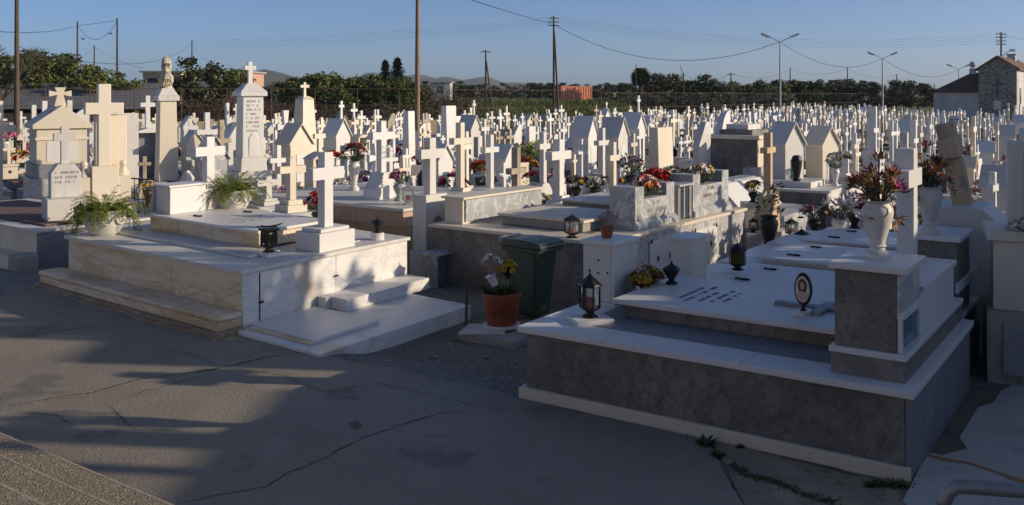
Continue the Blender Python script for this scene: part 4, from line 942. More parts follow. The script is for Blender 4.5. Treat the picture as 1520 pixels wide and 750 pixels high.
def statue_column():
    Y = 23.0; X, _ = XY(247, Y); hz = lambda y: Zt(y, Y) - GR
    t = thing('statue_column', 'tapering cream column topped by a weathered draped statue', 'monument', (X, Y, GR), -rad(TL))
    MB().cbox(0, 0, .8, .8, -.1, hz(268)).build('plinth', 'grey_marble', t, bev=.01)
    MB().frus(0, 0, hz(268) + .002, hz(150), .46, .46, .38, .38).build('shaft', 'cream_marble', t, bev=.008)
    mb = MB(); mb.cbox(0, 0, .5, .5, hz(150) + .002, hz(142)); mb.frus(0, 0, hz(142) + .001, hz(131), .46, .46, .26, .26); mb.build('capital', 'white_marble', t, bev=.008)
    s = hz(84) - hz(131); prof = [(.17, 0), (.16, .04), (.13, .08), (.16, .15), (.19, .22), (.195, .30), (.175, .38), (.135, .45), (.115, .5), (.125, .56), (.135, .66), (.13, .78), (.115, .88), (.09, .95), (.055, .985), (.02, 1.0)]
    mb = MB()
    mb.lathe([(r * s * 1.12, z * s) for r, z in prof], 48, (0, 0, 0), fold=.05, k=11, sx=.85, sy=1)
    for k in range(5): mb.tube([(.13, -.1 + .05 * k, .06), (.16, -.08 + .04 * k, .22), (.1, -.02 + .02 * k, .4), (.115, -.07 + .03 * k, .6)], .018, 6)
    mb.build('draped_statue', 'statue_stone', t, loc=(0, 0, hz(131) + .002), smooth=True); SPOTS.append((X, Y, 1.2))
statue_column()
SPOTS.append((-8.2, 17.2, 1.5)); SPOTS.append((-7.2, 18.4, 1.2))
def tall_obelisk():
    Y = 20.5; X, _ = XY(371, Y); hz = lambda y: Zt(y, Y) - GR
    t = thing('obelisk', 'tall white inscribed obelisk with a moulded cap and small cross', 'monument', (X, Y, GR), -rad(TL))
    MB().cbox(.1, 0, 1.1, 1.0, -.1, hz(284)).build('plinth', 'white_marble', t, bev=.01)
    MB().cbox(0, 0, .72, .72, hz(284) + .002, hz(254)).build('base', 'white_marble', t, bev=.008)
    MB().frus(0, 0, hz(254) + .002, hz(233), .58, .58, .54, .54).build('base_block', 'white_marble', t, bev=.008)
    s = MB().frus(0, 0, hz(233) + .002, hz(143), .48, .48, .44, .44).build('shaft', 'clean_marble', t, bev=.008)
    mb = MB(); mb.cbox(0, 0, .58, .58, hz(143) + .002, hz(136)); mb.frus(0, 0, hz(136) + .001, hz(124), .58, .58, .2, .2); mb.build('cap', 'clean_marble', t, bev=.01)
    cross_mb(hz(92) - hz(124), .25, .09, .08, 0, 0, hz(124)).build('cross', 'clean_marble', t, bev=.005)
    mb = MB(); rng = random.Random(4)
    for k in range(8): strokes(mb, rng, .226 + k * .002, -.14, .13, hz(152) - k * .09, .045)
    mb.build('lettering', 'engraved', s)
    a = [(-.1 + .2 * k / 10, hz(205) + .12 * math.sin(PI * k / 10)) for k in range(11)]
    MB().prism([(-.1, hz(231))] + a + [(.1, hz(231))], .232, .25, 'x').build('relief_panel', 'clean_marble', s, bev=.006); SPOTS.append((X, Y, 1.3))
tall_obelisk()
X, Y = XY(96, 17.2); t = thing('grave_monument', 'white cross on a chamfered pedestal inscribed in dark letters, between mausoleum and massive cross', 'grave cross', (X, Y, GR), -rad(TL)); hz = lambda y: Zt(y, Y) - GR
MB().cbox(.1, 0, .7, .7, -.1, hz(292)).build('footing', 'white_marble', t, bev=.008)
MB().prism([(-.25, hz(292) + .002), (.25, hz(292) + .002), (.25, hz(256)), (.14, hz(243)), (-.14, hz(243)), (-.25, hz(256))], -.17, .17, 'x').build('pedestal', 'white_marble', t, bev=.008)
cross_mb(hz(188) - hz(243), .38, .135, .12, 0, 0, hz(243)).build('cross', 'white_marble', t, bev=.006)
text_on(t, .172, hz(257), 3, .36, .045, 'inscription')
# pink and honey coloured block tomb
O = (-1.95, 16.9); T = tomb('block tomb faced in pink and honey coloured stone, left of the arched pillar', (O[0], O[1], 0), 37)
MB().box(-4.2, -.02, .02, 3.2, -.4, .50).build('lower_wall', 'honey_stone', T, bev=.006)
mb = MB()
for k in range(7): mb.box(-4.2 + k * .6, -4.2 + k * .6 + .594, -.0, .3, .502, .79)
mb.build('upper_blocks', 'pink_stone', T, bev=.01)
MB().box(-4.2, .0, .301, 3.2, .502, .79).build('core', 'grey_marble', T)
MB().box(-4.25, .05, -.05, 3.25, .792, .85).build('coping', 'white_marble', T, bev=.008)
SPOTS.append((-2.5, 18, 1.5)); SPOTS.append((-4, 19, 1.5))
def bw(a, b, z):
    x, y = rl(a, b, Vector((O[0], O[1], 0)), 37); return (x, y, z)
lantern(bw(-.35, .5, .85), .42, 'silver lantern with clear panes on the corner of the pink and honey stone tomb', 'square', rz=.3, base=False, matn='silver', w=.22)
vase_with(bw(-.95, .9, .85), .34, .13, ['purple', 'pink', 'palepink', 'magenta'], 24, .2, .24, 'grey vase of purple and pink flowers behind the silver lantern', 'grey_marble', 61, fs=.045)
vase_with(bw(-3.05, 1.7, .85), .62, .13, ['red', 'palepink', 'darkred', 'yellow'], 30, .27, .42, 'tall white vase of mixed red flowers between two crosses', 'white_marble', 62, fs=.045, leafn=90)
vase_with(bw(-3.9, .5, .5), .3, .1, ['palepink', 'purple', 'white'], 14, .14, .2, 'small vase of mauve and white flowers left of the dark red roses', 'plastic_black', 63, fs=.04)
mon(432, 234, 17.3, 'slim', .56, 'cream stone cross standing behind the deep red roses', 'cream_marble', led=False, base=.9)
t = mon(566, 180, 18.6, 'flared', .62, 'large white cross with sloping shoulders behind the purple flowers on the pink stone tomb', 'clean_marble', led=False, base=.95); text_on(t, .172, 2.0, 3, .3, .05)
mon(397, 262, 18.4, 'slim', .5, 'short white cross just left of the tall vase of red flowers', 'white_marble', led=False, base=.9)
mon(683, 182, 20, 'flared', .58, 'weathered cream cross on a gabled pedestal left of the yellow flowers', 'cream_marble', base=.3)
mon(727, 200, 20.4, 'box', .5, 'white cross on a hollow box pedestal just left of the yellow flowers', 'clean_marble', base=.2)
mon(766, 219, 18.2, 'slim', .5, 'dull yellowish stone cross standing right of the yellow flowers', 'old_stone')
mon(829, 207, 18.6, 'flared', .72, 'big plain white cross on a flared base behind the grey terrace', 'clean_marble', base=.45, d=.16)
mon(806, 196, 22, 'lobed', .56, 'white cross on a rounded lobed headstone left of the big plain white cross', 'white_marble', base=.2)
mon(862, 206, 22.5, 'lobed', .52, 'white cross on a scalloped headstone right of the big plain white cross', 'clean_marble', base=.2)
mon(893, 190, 22.5, 'flared', .5, 'white cross on a little gabled stone shrine behind the cream cross', 'white_marble', base=.3)
mon(909, 211, 19.2, 'lobed', .5, 'cream cross on a low rounded base left of the tall plain stele', 'cream_marble', base=.2)
mon(981, 189, 20.5, 'stele', .72, 'tall plain cream stele behind the coral flowers', 'cream_marble', base=.3)
mon(1042, 181, 24, 'slant', .7, 'white stele with one slanted shoulder right of the tall plain stele', 'white_marble', base=.3)
mon(1073, 164, 27, 'curved', .62, 'white stele with a swept curved top beside the stepped grey monument', 'clean_marble', base=.3)
t = mon(1140, 197, 17.6, 'flared', .46, 'rough grey cross on an inscribed white pedestal beside the grey double tomb', 'weathered_stone', base=.55); text_on(t, .172, 1.2, 4, .36, .05)
mon(1166, 182, 23.5, 'gable_window', .62, 'white gabled ossuary with a blue window', 'white_marble', base=.3, rz=-rad(26))
mon(1220, 188, 25.5, 'gable', .6, 'white gabled ossuary with a plain door, right of the one with the blue window', 'cream_marble', base=.3, rz=-rad(26))
mon(912, 175, 29, 'gable', .6, 'white gabled ossuary in the middle rows below the palm', 'white_marble', base=.2)
mon(940, 142, 33, 'gable_cross', .6, 'tall white gabled ossuary topped by a cross, below the palm', 'clean_marble', base=.3)
mon(868, 173, 31, 'gable', .56, 'white gabled ossuary below the orange container', 'clean_marble')
mon(500, 150, 30, 'gable_cross', .6, 'white pointed ossuary with a slim cross on top, below the orange trees', 'clean_marble', base=.2)
mon(697, 149, 36, 'gable_cross', .6, 'white domed ossuary with a cross, right of the tall brown pole', 'white_marble', base=.2)
mon(452, 122, 28, 'obelisk', .62, 'cream pyramid monument with a cross on top, below the orange trees', 'cream_marble', base=.2)
mon(437, 184, 25, 'gable', .66, 'cream ossuary with a dark slate roof in front of the pyramid monument', 'cream_marble', base=.3)
mon(666, 157, 30, 'stele', .5, 'tall blank white stele right of the brown pole', 'clean_marble', base=.2)
mon(607, 165, 29, 'stele', .3, 'narrow blank white stele just left of the brown pole', 'clean_marble')
mon(423, 164, 29, 'pattee', .6, 'white cross with widening arms left of the pyramid monument', 'clean_marble')
mon(307, 167, 27, 'slim', .6, 'white cross between the statue column and the obelisk', 'clean_marble')
mon(337, 153, 30, 'slim', .42, 'thin white cross just left of the obelisk, the taller of a pair', 'clean_marble')
mon(347, 154, 30, 'gable_cross', .6, 'small white ossuary with cross just left of the obelisk', 'clean_marble')
mon(328, 178, 24, 'slim', .5, 'yellowish rough stone cross left of the obelisk', 'old_stone')
mon(313, 202, 23, 'gable', .6, 'small grey ossuary with white gable between statue column and obelisk', 'grey_marble')
mon(50, 156, 27, 'slim', .5, 'thin white cross behind the left slope of the mausoleum roof', 'clean_marble')
mon(66, 150, 28, 'slim', .6, 'white cross just left of the flared ridge cross of the mausoleum', 'clean_marble')
mon(103, 149, 28, 'slim', .6, 'white cross just right of the flared ridge cross of the mausoleum', 'white_marble')
mon(115, 160, 27, 'curved', .6, 'white curved headstone behind the mausoleum', 'clean_marble')
mon(-2, 150, 22, 'slim', .7, 'pale stone cross cut by the left edge', 'cream_marble')
mon(219, 142, 29, 'niche', .7, 'white open niche shrine with a ring and cross left of the statue column', 'clean_marble')
mon(188, 168, 27, 'stele', .6, 'white block headstone right of the massive stone cross', 'white_marble')
mon(1296, 158, 20, 'slim', .4, 'tall thin white cross post behind the grey double tomb row, below the second lamp post', 'clean_marble', base=.5)
mon(1342, 197, 16.6, 'lobed', .46, 'grey white cross right behind the first vase of succulents', 'white_marble', base=.5)
mon(1356, 178, 24, 'slim', .5, 'white cross rising behind the tall white cross of the dark tomb', 'clean_marble')
mon(1255, 236, 21, 'slim', .36, 'small white cross in front of the plain door ossuary', 'clean_marble')
mon(1306, 142, 44, 'stele', .5, 'tall narrow white stele in the far rows at the second lamp post', 'clean_marble', led=False) if False else None
# stepped grey base monument
X, Y = XY(1103, 25); t = thing('stepped_monument', 'dark stepped marble base with a pale block on top', 'monument', (X, Y, GR), -rad(TH)); hz = lambda y: Zt(y, Y) - GR
MB().cbox(0, 0, 1.3, 1.5, -.1, hz(205)).build('base', 'dark_marble', t, bev=.008)
MB().box(.652, .68, -.74, .74, 0, hz(206)).build('front_panel', 'cream_marble', t, bev=.004)
MB().cbox(0, 0, 1.45, 1.65, hz(205) + .002, hz(199)).build('cornice', 'cream_marble', t, bev=.008)
MB().cbox(0, 0, .9, 1.05, hz(199) + .002, hz(192)).build('upper_step', 'dark_marble', t, bev=.008)
MB().cbox(0, 0, .6, .85, hz(192) + .002, hz(184)).build('top_block', 'white_marble', t, bev=.008); SPOTS.append((X, Y, 1.3))
# inscribed sloping slabs
X, Y = XY(1098, 20.3); t = thing('slab_tomb', 'grey tomb with two sloping inscribed white slabs and a cross shadow', 'tomb', (X, Y, GR), -rad(TH))
MB().box(-.9, 1.3, -1.1, 1.3, -.1, .62).build('base', 'grey_marble', t, bev=.008)
for y0, y1 in ((-1.05, .08), (.12, 1.25)):
    mb = MB(); mb.prism([(-.1, .622), (.5, .622), (-.02, 1.18), (-.1, 1.18)], y0, y1, 'y'); s = mb.build('sloping_slab', 'clean_marble', t, bev=.006)
MB().box(-.5, -.12, -1.1, 1.3, .622, 1.2).build('back_slab', 'grey_marble', t, bev=.006); SPOTS.append((X, Y, 1.6))
# long tomb with a dark end wall
O2 = G(1228, 338, GR); T = tomb('long low tomb with a dark side, white sunlit end wall and grey ledges', (O2[0], O2[1], 0), TH)
hz = lambda y: Zt(y, O2[1])
MB().box(-2.6, -.03, 0, 3.2, -.3, .62).build('plinth', 'dark_marble', T, bev=.005)
MB().box(-.028, .0, -.0, 3.2, -.3, .62).build('side_cladding', 'clean_marble', T, bev=.004)
MB().box(-2.65, .04, -.04, 3.25, .622, .68).build('coping', 'white_marble', T, bev=.007)
MB().box(-2.2, -.5, .4, 1.5, .682, .82).build('cover_slab', 'white_marble', T, bev=.007)
MB().box(-2.4, -2.1, 1.0, 3.1, .682, 1.05).build('ledge_wall', 'grey_marble', T, bev=.006)
cb = MB().box(-.55, -.15, 2.0, 2.5, .682, 1.25).build('glass_box', 'grey_marble', T, bev=.005); MB().box(-.148, -.14, 2.05, 2.45, .72, 1.2).build('glass_pane', 'dark_glass', cb)
hs = MB().prism([(2.62, .682), (2.98, .682), (2.98, 1.0), (2.9, 1.12), (2.8, 1.15), (2.7, 1.12), (2.62, 1.0)], -.5, -.36, 'x').build('headstone', 'clean_marble', T, bev=.006)
SPOTS.append((O2[0] - .5, O2[1] + 1, 2.6)); SPOTS.append((O2[0] + .5, O2[1] + 2.5, 1.6))
def ow(a, b, z):
    x, y = rl(a, b, Vector((O2[0], O2[1], 0)), TH); return (x, y, z)
vase_with(ow(-.25, 1.5, .68), .42, .1, ['white', 'yellow', 'white'], 24, .24, .3, 'white vase of cream flowers on the long low tomb', 'clean_marble', 71, fs=.045, leafn=60)
t = thing('flower_bouquet', 'white flowers on top of the glass box of the long low tomb', 'flowers', ow(-.35, 2.25, 1.25)); b, ms = bouquet_mb(['white', 'tan'], 30, .28, .16, random.Random(72), .05); b.build('blooms', ms, t, fix=False)
tag(MB().lathe([(.09, 0), (.1, .04), (.07, .1), (.12, .38), (.13, .5), (.1, .6), (.05, .62)], 14).build('dark_urn', 'black_iron', None, ow(-.9, .6, .82)), 'slim black urn on the cover of the long low tomb', 'urn')
tag(MB().tube([(0, 0, GR), (0, 0, 1.25)], .014, 6).build('iron_rod', 'black_iron', None, (*rl(-1.3, -.5, Vector((O2[0], O2[1], 0)), TH), 0)), 'thin black iron rod standing in front of the long low tomb', 'rod')

# loose flowers, vases and lanterns between the tombs: (px, base y, z, r, h, colours, label, vase material, lily)
def stand_vase(px, yb, z, vh, vr, fr, fh, cols, label, vm='plastic_black', seed=0, lily=False, n=26, fs=.045, leaf='plant_leaf'):
    p = G(px, yb, z); t = vase_with(p, vh, vr, cols, n, fr, fh, label, vm, seed, fs=fs, lily=lily, leaf=leaf, leafn=70)
    if z > GR + .06: MB().cbox(0, 0, vr * 4.2, vr * 4.2, GR - z - .05, -.002).build('stand', 'cream_marble', t, bev=.006)
    SPOTS.append((p[0], p[1], .5)); return t
stand_vase(1246, 352, .5, .3, .13, .3, .3, ['white'], 'white pot of big white lilies in the shaded row behind the slab tombs', 'plastic_white', 81, True, 16, .085)
stand_vase(1268, 340, .5, .3, .12, .26, .3, ['pink', 'palepink', 'white'], 'pink lilies right beside the white lilies', 'plastic_black', 82, True, 11, .08)
stand_vase(1209, 345, .45, .22, .12, .27, .25, ['magenta', 'palepink', 'purple'], 'dusky pink flowers left of the white lilies', 'plastic_black', 83)
stand_vase(1141, 378, .35, .62, .15, .26, .55, ['white'], 'dark leafy shrub in a tall black pot beside the grey double tomb', 'plastic_black', 84, False, 3, .06)
stand_vase(1118, 300, .75, .2, .1, .16, .22, ['purple', 'pink', 'yellow'], 'small mixed bunch at the far corner of the grey double tomb', 'plastic_black', 85)
stand_vase(750, 248, .75, .2, .12, .3, .28, ['yellow', 'yellow'], 'round bunch of bright yellow flowers in the middle rows', 'plastic_black', 86, False, 60, .05)
stand_vase(800, 308, .8, .1, .1, .2, .12, ['yellow', 'white'], 'low yellow flowers on the grey terrace left of the big white cross', 'plastic_black', 87)
stand_vase(855, 293, .8, .2, .12, .27, .22, ['palepink', 'yellow', 'maroon'], 'mixed pale flowers to the right of the big white cross base', 'plastic_black', 88)
stand_vase(884, 293, .8, .2, .12, .25, .24, ['white', 'white', 'tan'], 'white flowers left of the grey flower box headstone', 'plastic_black', 89)
stand_vase(936, 278, .95, .25, .14, .3, .42, ['white', 'palepink', 'purple'], 'pale mixed flowers and lilac sprays behind the nearer grey headstone', 'plastic_black', 90)
stand_vase(493, 248, .7, .15, .1, .32, .3, ['red', 'red', 'yellow'], 'low red and yellow wreath in the middle rows below the orange trees', 'plastic_black', 91, False, 50, .06)
stand_vase(8, 224, .8, .35, .14, .36, .4, ['pink', 'palepink', 'magenta'], 'white vase of pink and white blossoms at the left edge', 'plastic_white', 92, True, 30, .08)
stand_vase(190, 222, .8, .3, .13, .32, .3, ['red', 'palepink', 'rust'], 'reddish flowers in a vase right of the massive stone cross', 'weathered_stone', 93)
stand_vase(35, 225, .7, .2, .12, .25, .26, ['magenta', 'maroon'], 'deep magenta flowers left of the mausoleum', 'plastic_black', 94)
stand_vase(622, 245, .9, .1, .1, .22, .14, ['red'], 'small scarlet bunch left of the arched pillar cross', 'plastic_black', 95, False, 30)
stand_vase(676, 240, .75, .3, .12, .2, .2, ['white', 'tan'], 'pale dried flowers beside a black lantern right of the arched pillar cross', 'plastic_black', 96)
stand_vase(860, 240, .6, .2, .14, .4, .3, ['pink', 'red', 'tan'], 'spray of mixed pink flowers in the middle rows right of the dark green shrub', 'plastic_black', 97)
stand_vase(1335, 300, .55, .2, .12, .34, .34, ['white', 'tan', 'palepink'], 'bunch of grey white flowers right of the long low tomb', 'plastic_white', 98)
stand_vase(1424, 205, .7, .3, .2, .5, .7, ['white'], 'green yucca-like plant in the far rows before the chapel', 'plastic_white', 99, False, 2)
for k, (px, yb, z, h, lab) in enumerate([(1118, 345, .35, .3, 'first of two small black lamps before the long low tomb, nearer the rough grey cross'), (1175, 352, .4, .36, 'second black lantern before the long low tomb, left of the dusky pink flowers'), (1190, 375, .35, .42, 'dark glass lantern in the shaded row below the dusky pink flowers'), (665, 250, .85, .4, 'black lantern on a white box right of the arched pillar cross'), (822, 262, .6, .3, 'black lantern left of the big plain white cross base')]):
    p = G(px, yb, z); lantern(p, h, lab, 'square', rz=.4 * k, base=False, w=h * .5)
    for o in bpy.data.objects:
        pass
    t = [o for o in bpy.data.objects if o.get('label') == lab][0]; MB().cbox(0, 0, .3, .3, GR - z - .05, -.002).build('stand', 'grey_marble', t, bev=.006)
# dark green clipped shrub in the field
mb = MB(); mb.cloud((0, 0, .75), .95, .9, .55, 1500, .1, random.Random(4), 0, .55); p = G(795, 260, GR)
t = thing('clipped_shrub', 'dark green rounded shrub among the middle rows left of the container', 'shrub', p); mb.build('foliage', 'fern_leaf', t, fix=False); MB().tube([(0, 0, -.1), (0, 0, .7)], .04, 6).build('trunk', 'bark', t); SPOTS.append((p[0], p[1], 1.1))
# black iron grave railing near the rear fern bowl
p = G(275, 300, .35); t = thing('iron_railing', 'black wrought iron grave railing behind the left cross', 'railing', (p[0], p[1], GR), -rad(TH))
mb = MB(); mb.tube([(-2.4, 0, .95), (0, 0, .95), (0, 1.4, .95)], .02, 6); mb.tube([(-2.4, 0, .45), (0, 0, .45), (0, 1.4, .45)], .015, 6); mb.build('rail', 'black_iron', t)
mb = MB()
for k in range(14): mb.tube([(-2.4 + k * .18, 0, .0), (-2.4 + k * .18, 0, .95)], .009, 5)
for k in range(8): mb.tube([(0, k * .18, 0), (0, k * .18, .95)], .009, 5)
for k in range(6): mb.tube([(-2.3 + k * .38 + .12 * math.cos(a / 8 * 2 * PI), 0, .7 + .12 * math.sin(a / 8 * 2 * PI)) for a in range(9)], .009, 5)
mb.build('baluster', 'black_iron', t)
for s, (a, b) in enumerate(((-2.5, 0), (.08, 0), (.08, 1.5))):
    mb = MB(); mb.cbox(a, b, .22, .22, -.05, 1.05); mb.frus(a, b, 1.052, 1.25, .26, .26, .06, .06); mb.build('post', 'white_marble', t, bev=.006)
for a, b in ((p[0], p[1]), (p[0] - 1.5, p[1] + 1)): SPOTS.append((a, b, 1.2))
# ------------------------------------------------------------------ the field of graves
FENCE = [(-60, 58), (-24, 60), (-5, 65), (7, 74), (30, 106), (46, 126), (60, 120)]
def fence_y(x):
    for (x0, y0), (x1, y1) in zip(FENCE, FENCE[1:]):
        if x0 <= x <= x1: return y0 + (y1 - y0) * (x - x0) / (x1 - x0)
    return 60
KINDS = [('slim', 'slim %s cross on stepped base', 10), ('flared', '%s cross with sloping shoulders', 7), ('lobed', '%s cross on rounded headstone', 5), ('box', '%s cross on box pedestal', 6), ('pattee', '%s cross with widening arms', 5), ('niche', '%s niche shrine topped by cross', 5), ('gable', 'gabled %s ossuary', 1.4), ('gable_cross', 'gabled %s ossuary topped by cross', 2), ('stele', 'blank %s stele', 3), ('curved', 'curved %s stele', 2), ('slant', '%s stele with slanted shoulder', 1.5), ('gable_window', 'gabled %s ossuary with blue window', 1)]
TONES = [('white', 'clean_marble', 6), ('white', 'white_marble', 3), ('cream', 'cream_marble', 3.4), ('weathered', 'old_stone', 1.2)]
def pick(L, rng):
    s = rng.random() * sum(l[-1] for l in L)
    for l in L:
        s -= l[-1]
        if s <= 0: return l
    return L[-1]
ZONES = [(180, 'left of the statue column'), (240, 'behind the statue column'), (365, 'between statue and obelisk'), (455, 'between obelisk and pyramid'), (615, 'between pyramid and brown pole'), (720, 'between brown and twin poles'), (830, 'left of the container'), (885, 'under the orange container'), (955, 'between container and palm'), (1085, 'right of the palm'), (1160, 'left of the first lamp post'), (1235, 'right of the first lamp post'), (1310, 'left of the second lamp post'), (1400, 'right of the second lamp post'), (9999, 'in front of the chapel')]
rng = random.Random(2024)
PROTO = {}
def proto(kind, m, v):
    k = (kind, m, v)
    if k not in PROTO:
        rr = random.Random(hash(kind) % 1 + v * 13 + len(kind))
        h = {'slim': 1.75, 'flared': 1.8, 'lobed': 1.6, 'box': 1.7, 'pattee': 1.65, 'niche': 1.6, 'gable': 1.35, 'gable_cross': 1.9, 'gable_window': 1.5, 'stele': 1.3, 'curved': 1.5, 'slant': 1.4}[kind] * (1 + .1 * (v - 1))
        w = {'gable': .6, 'gable_cross': .58, 'gable_window': .58, 'stele': .55, 'curved': .55, 'slant': .6}.get(kind, .45 + .07 * v)
        P = head(kind, h, w, m, .115)
        if kind in ('slim', 'flared', 'lobed', 'box', 'pattee') and v != 1:
            xf = {'slim': .212, 'flared': .172, 'lobed': .092, 'box': .212, 'pattee': .205}[kind]; zc = h * {'slim': .075, 'flared': .15, 'lobed': .2, 'box': .2, 'pattee': .12}[kind]
            if v == 0:
                q = MB(); q.lathe([(.055, 0), (.055, .012)], 12); q.v = [(xf + z_, x_, zc + y_ * 1.3) for x_, y_, z_ in q.v]; P.append(('photo_oval', q, 'dark_glass'))
            else:
                q = MB(); r2 = random.Random(len(kind))
                for i_ in range(2): strokes(q, r2, xf, -w * .26, w * .24, zc + .03 - i_ * .075, .04)
                P.append(('lettering', q, 'engraved'))
        PROTO[k] = (P, {})
    return PROTO[k]
LED = [ledger(1.75, .9, .38, 'white_marble', 'clean_marble'), ledger(1.75, .85, .3, 'grey_marble', 'white_marble'), ledger(1.7, .9, .45, 'cream_marble', 'clean_marble'), ledger(1.7, .85, .25, 'cement', 'pink_gravel'), ledger(1.75, .9, .5, 'dark_marble', 'clean_marble')]
LEDM = [[(n, mb.mesh(n, mm), mm) for n, mb, mm in L] for L in LED]
plots = []
u, v = uv(TH)
for i in range(-40, 60):
    for j in range(-10, 130):
        p = u * (i * 2.45 + rng.uniform(-.2, .2)) + v * (j * 1.2 + rng.uniform(-.1, .1) + (.5 if i % 2 else 0))
        if p.y < 15.5: continue
        px = 760 + F * p.x / p.y
        if px < -40 or px > 1560: continue
        if p.y > fence_y(p.x) - 3: continue
        if p.y < 19.5 and not (p.x > 5.8 and p.y > 13 + .2 * p.x): continue
        if p.x > 36 and p.y > 78: continue
        if any((p.x - a) ** 2 + (p.y - b) ** 2 < r * r for a, b, r in SPOTS): continue
        if j % 14 == 7 and p.y > 24: continue
        plots.append((p.y, p.x, px))
plots.sort()
NEAR = 30.0; NIND = 430
cnt = {}; far = MB(); FM = ['engraved', 'clean_marble', 'white_marble', 'cream_marble', 'old_stone', 'dark_marble', 'roof_slate', 'blue_glass', 'dark_glass', 'blue_marble', 'grey_marble', 'cement', 'pink_gravel']
KC = {}
flm = []
for s, (cols, lf) in enumerate([(['red', 'white'], 'plant_leaf'), (['pink', 'white', 'magenta'], 'plant_leaf'), (['yellow', 'white'], 'plant_leaf'), (['palepink', 'tan'], 'plant_leaf'), (['white'], 'plant_leaf'), (['orange', 'red', 'yellow'], 'plant_leaf'), (['purple', 'white'], 'plant_leaf'), (['darkred', 'pink'], 'plant_leaf')]):
    b, ms = bouquet_mb(cols, 20, .24, .3, random.Random(200 + s), .06, lf, stems=False, leafn=34)
    b.lathe([(.09, -.22), (.12, .02), (.1, .02)], 8, mi=0); flm.append((b.mesh('blooms', ms, fix=False), '/'.join(cols)))
FLN = ['red and white', 'pink and white', 'yellow and white', 'pale pink', 'white', 'orange and yellow', 'purple and white', 'deep red']
seenflow = 0; seenlant = 0
def field_light(x, y, z, h):
    pass
lanm = MB(); lanm.lathe([(.08, 0), (.1, .05), (.05, .08), (.1, .12), (.1, .14)], 6).lathe([(.09, .14), (.09, .36)], 6).lathe([(.13, .36), (.05, .46), (.01, .52)], 6)
lanme = lanm.mesh('lantern', 'black_iron')
for idx, (y, x, px) in enumerate(plots):
    kn, ktxt, _ = pick(KINDS, rng); tone, m, _ = pick(TONES, rng); vv = rng.randrange(3); li = rng.randrange(5)
    iscross = kn not in ('gable', 'gable_cross', 'gable_window', 'stele', 'curved', 'slant')
    cl = 'cross' if iscross else 'other'
    rz = -rad(thx(px)) + rng.gauss(0, .05); sc = rng.uniform(.66, 1.08) * (1 + .05 * (y > 45))
    zone = next(n for lim, n in ZONES if px < lim); band = 'near rows' if y < 26 else 'middle rows' if y < 40 else 'far rows'
    parts, meshes = proto(kn, m, vv)
    ind = idx < NIND and cnt.get(cl, 0) < 290
    if ind:
        cnt[cl] = cnt.get(cl, 0) + 1
        lab = ktxt % tone + ', ' + band + ' ' + zone
        nm = 'grave_monument' if iscross else ('ossuary' if 'gable' in kn else 'headstone')
        cat = 'grave cross' if iscross else ('ossuary' if 'gable' in kn else 'headstone')
        grp = ktxt.split('%s')[0].strip(); grp = (ktxt % tone) + ' group, ' + band + ' ' + zone
        t = thing(nm, lab, cat, (x, y, GR), rz, grp); t.scale = (.92, .9, sc); t.rotation_euler = (rng.gauss(0, .012), rng.gauss(0, .014), rz)
        base = .3 if y < 40 else .25
        for n, me, mm in LEDM[li]:
            o = bpy.data.objects.new(n, me); COL.objects.link(o); o.parent = t
            if y < 26: bevel(o, .006)
        for k, (n, mb, mm) in enumerate(parts):
            if k not in meshes: meshes[k] = mb.mesh(n, mm)
            o = bpy.data.objects.new(n, meshes[k]); COL.objects.link(o); o.parent = t; o.location = (0, 0, base)
            if y < 26: bevel(o, .006)
    else:
        i0 = len(far.v)
        for n, mb, mm in LED[li]: far.merge(mb, FM.index(mm))
        i1 = len(far.v)
        for n, mb, mm in parts: far.merge(mb, FM.index(mm))
        for i in range(i1, len(far.v)): a, b, c = far.v[i]; far.v[i] = (a, b, c + .25)
        for i in range(i0, len(far.v)): a, b, c = far.v[i]; far.v[i] = (a, b, c * sc)
        far.move(x, y, GR, rz, i0)
    # flowers and lanterns on the ledgers
    if y < 62 and rng.random() < (.75 if y < 40 else .5) and seenflow < 290:
        k = rng.randrange(8); f = bpy.data.objects.new('flower_bouquet', flm[k][0]); COL.objects.link(f)
        q = rng.uniform(.5, 1.1); uu, vv_ = uv(thx(px)); off = uu * q + vv_ * rng.uniform(-.25, .25); f.location = (x + off.x, y + off.y, GR + .22 + .42 * sc); f.rotation_euler = (0, 0, rng.uniform(0, 6)); f.scale = (rng.uniform(.9, 1.5),) * 3
        lab = 'bunch of ' + FLN[k] + ' flowers, ' + band + ' ' + zone
        tag(f, lab, 'flowers', FLN[k] + ' flowers, ' + band + ' ' + zone); seenflow += 1
    if y < 45 and rng.random() < .33 and seenlant < 120:
        f = bpy.data.objects.new('grave_lantern', lanme); COL.objects.link(f)
        off = u * rng.uniform(.5, 1.4) + v * rng.choice([-.3, .3]); f.location = (x + off.x, y + off.y, GR + .4 * sc); f.scale = (rng.uniform(.8, 1.3),) * 3
        tag(f, 'small black grave lantern, ' + band + ' ' + zone, 'lantern', 'black lanterns, ' + band + ' ' + zone); seenlant += 1
print('plots', len(plots), cnt, 'far verts', len(far.v))
# name what stands far back as one mass
o = far.build('distant_graves', FM, fix=False); tag(o, 'packed mass of small white crosses and graves in the farthest rows', 'graves', kind='stuff')

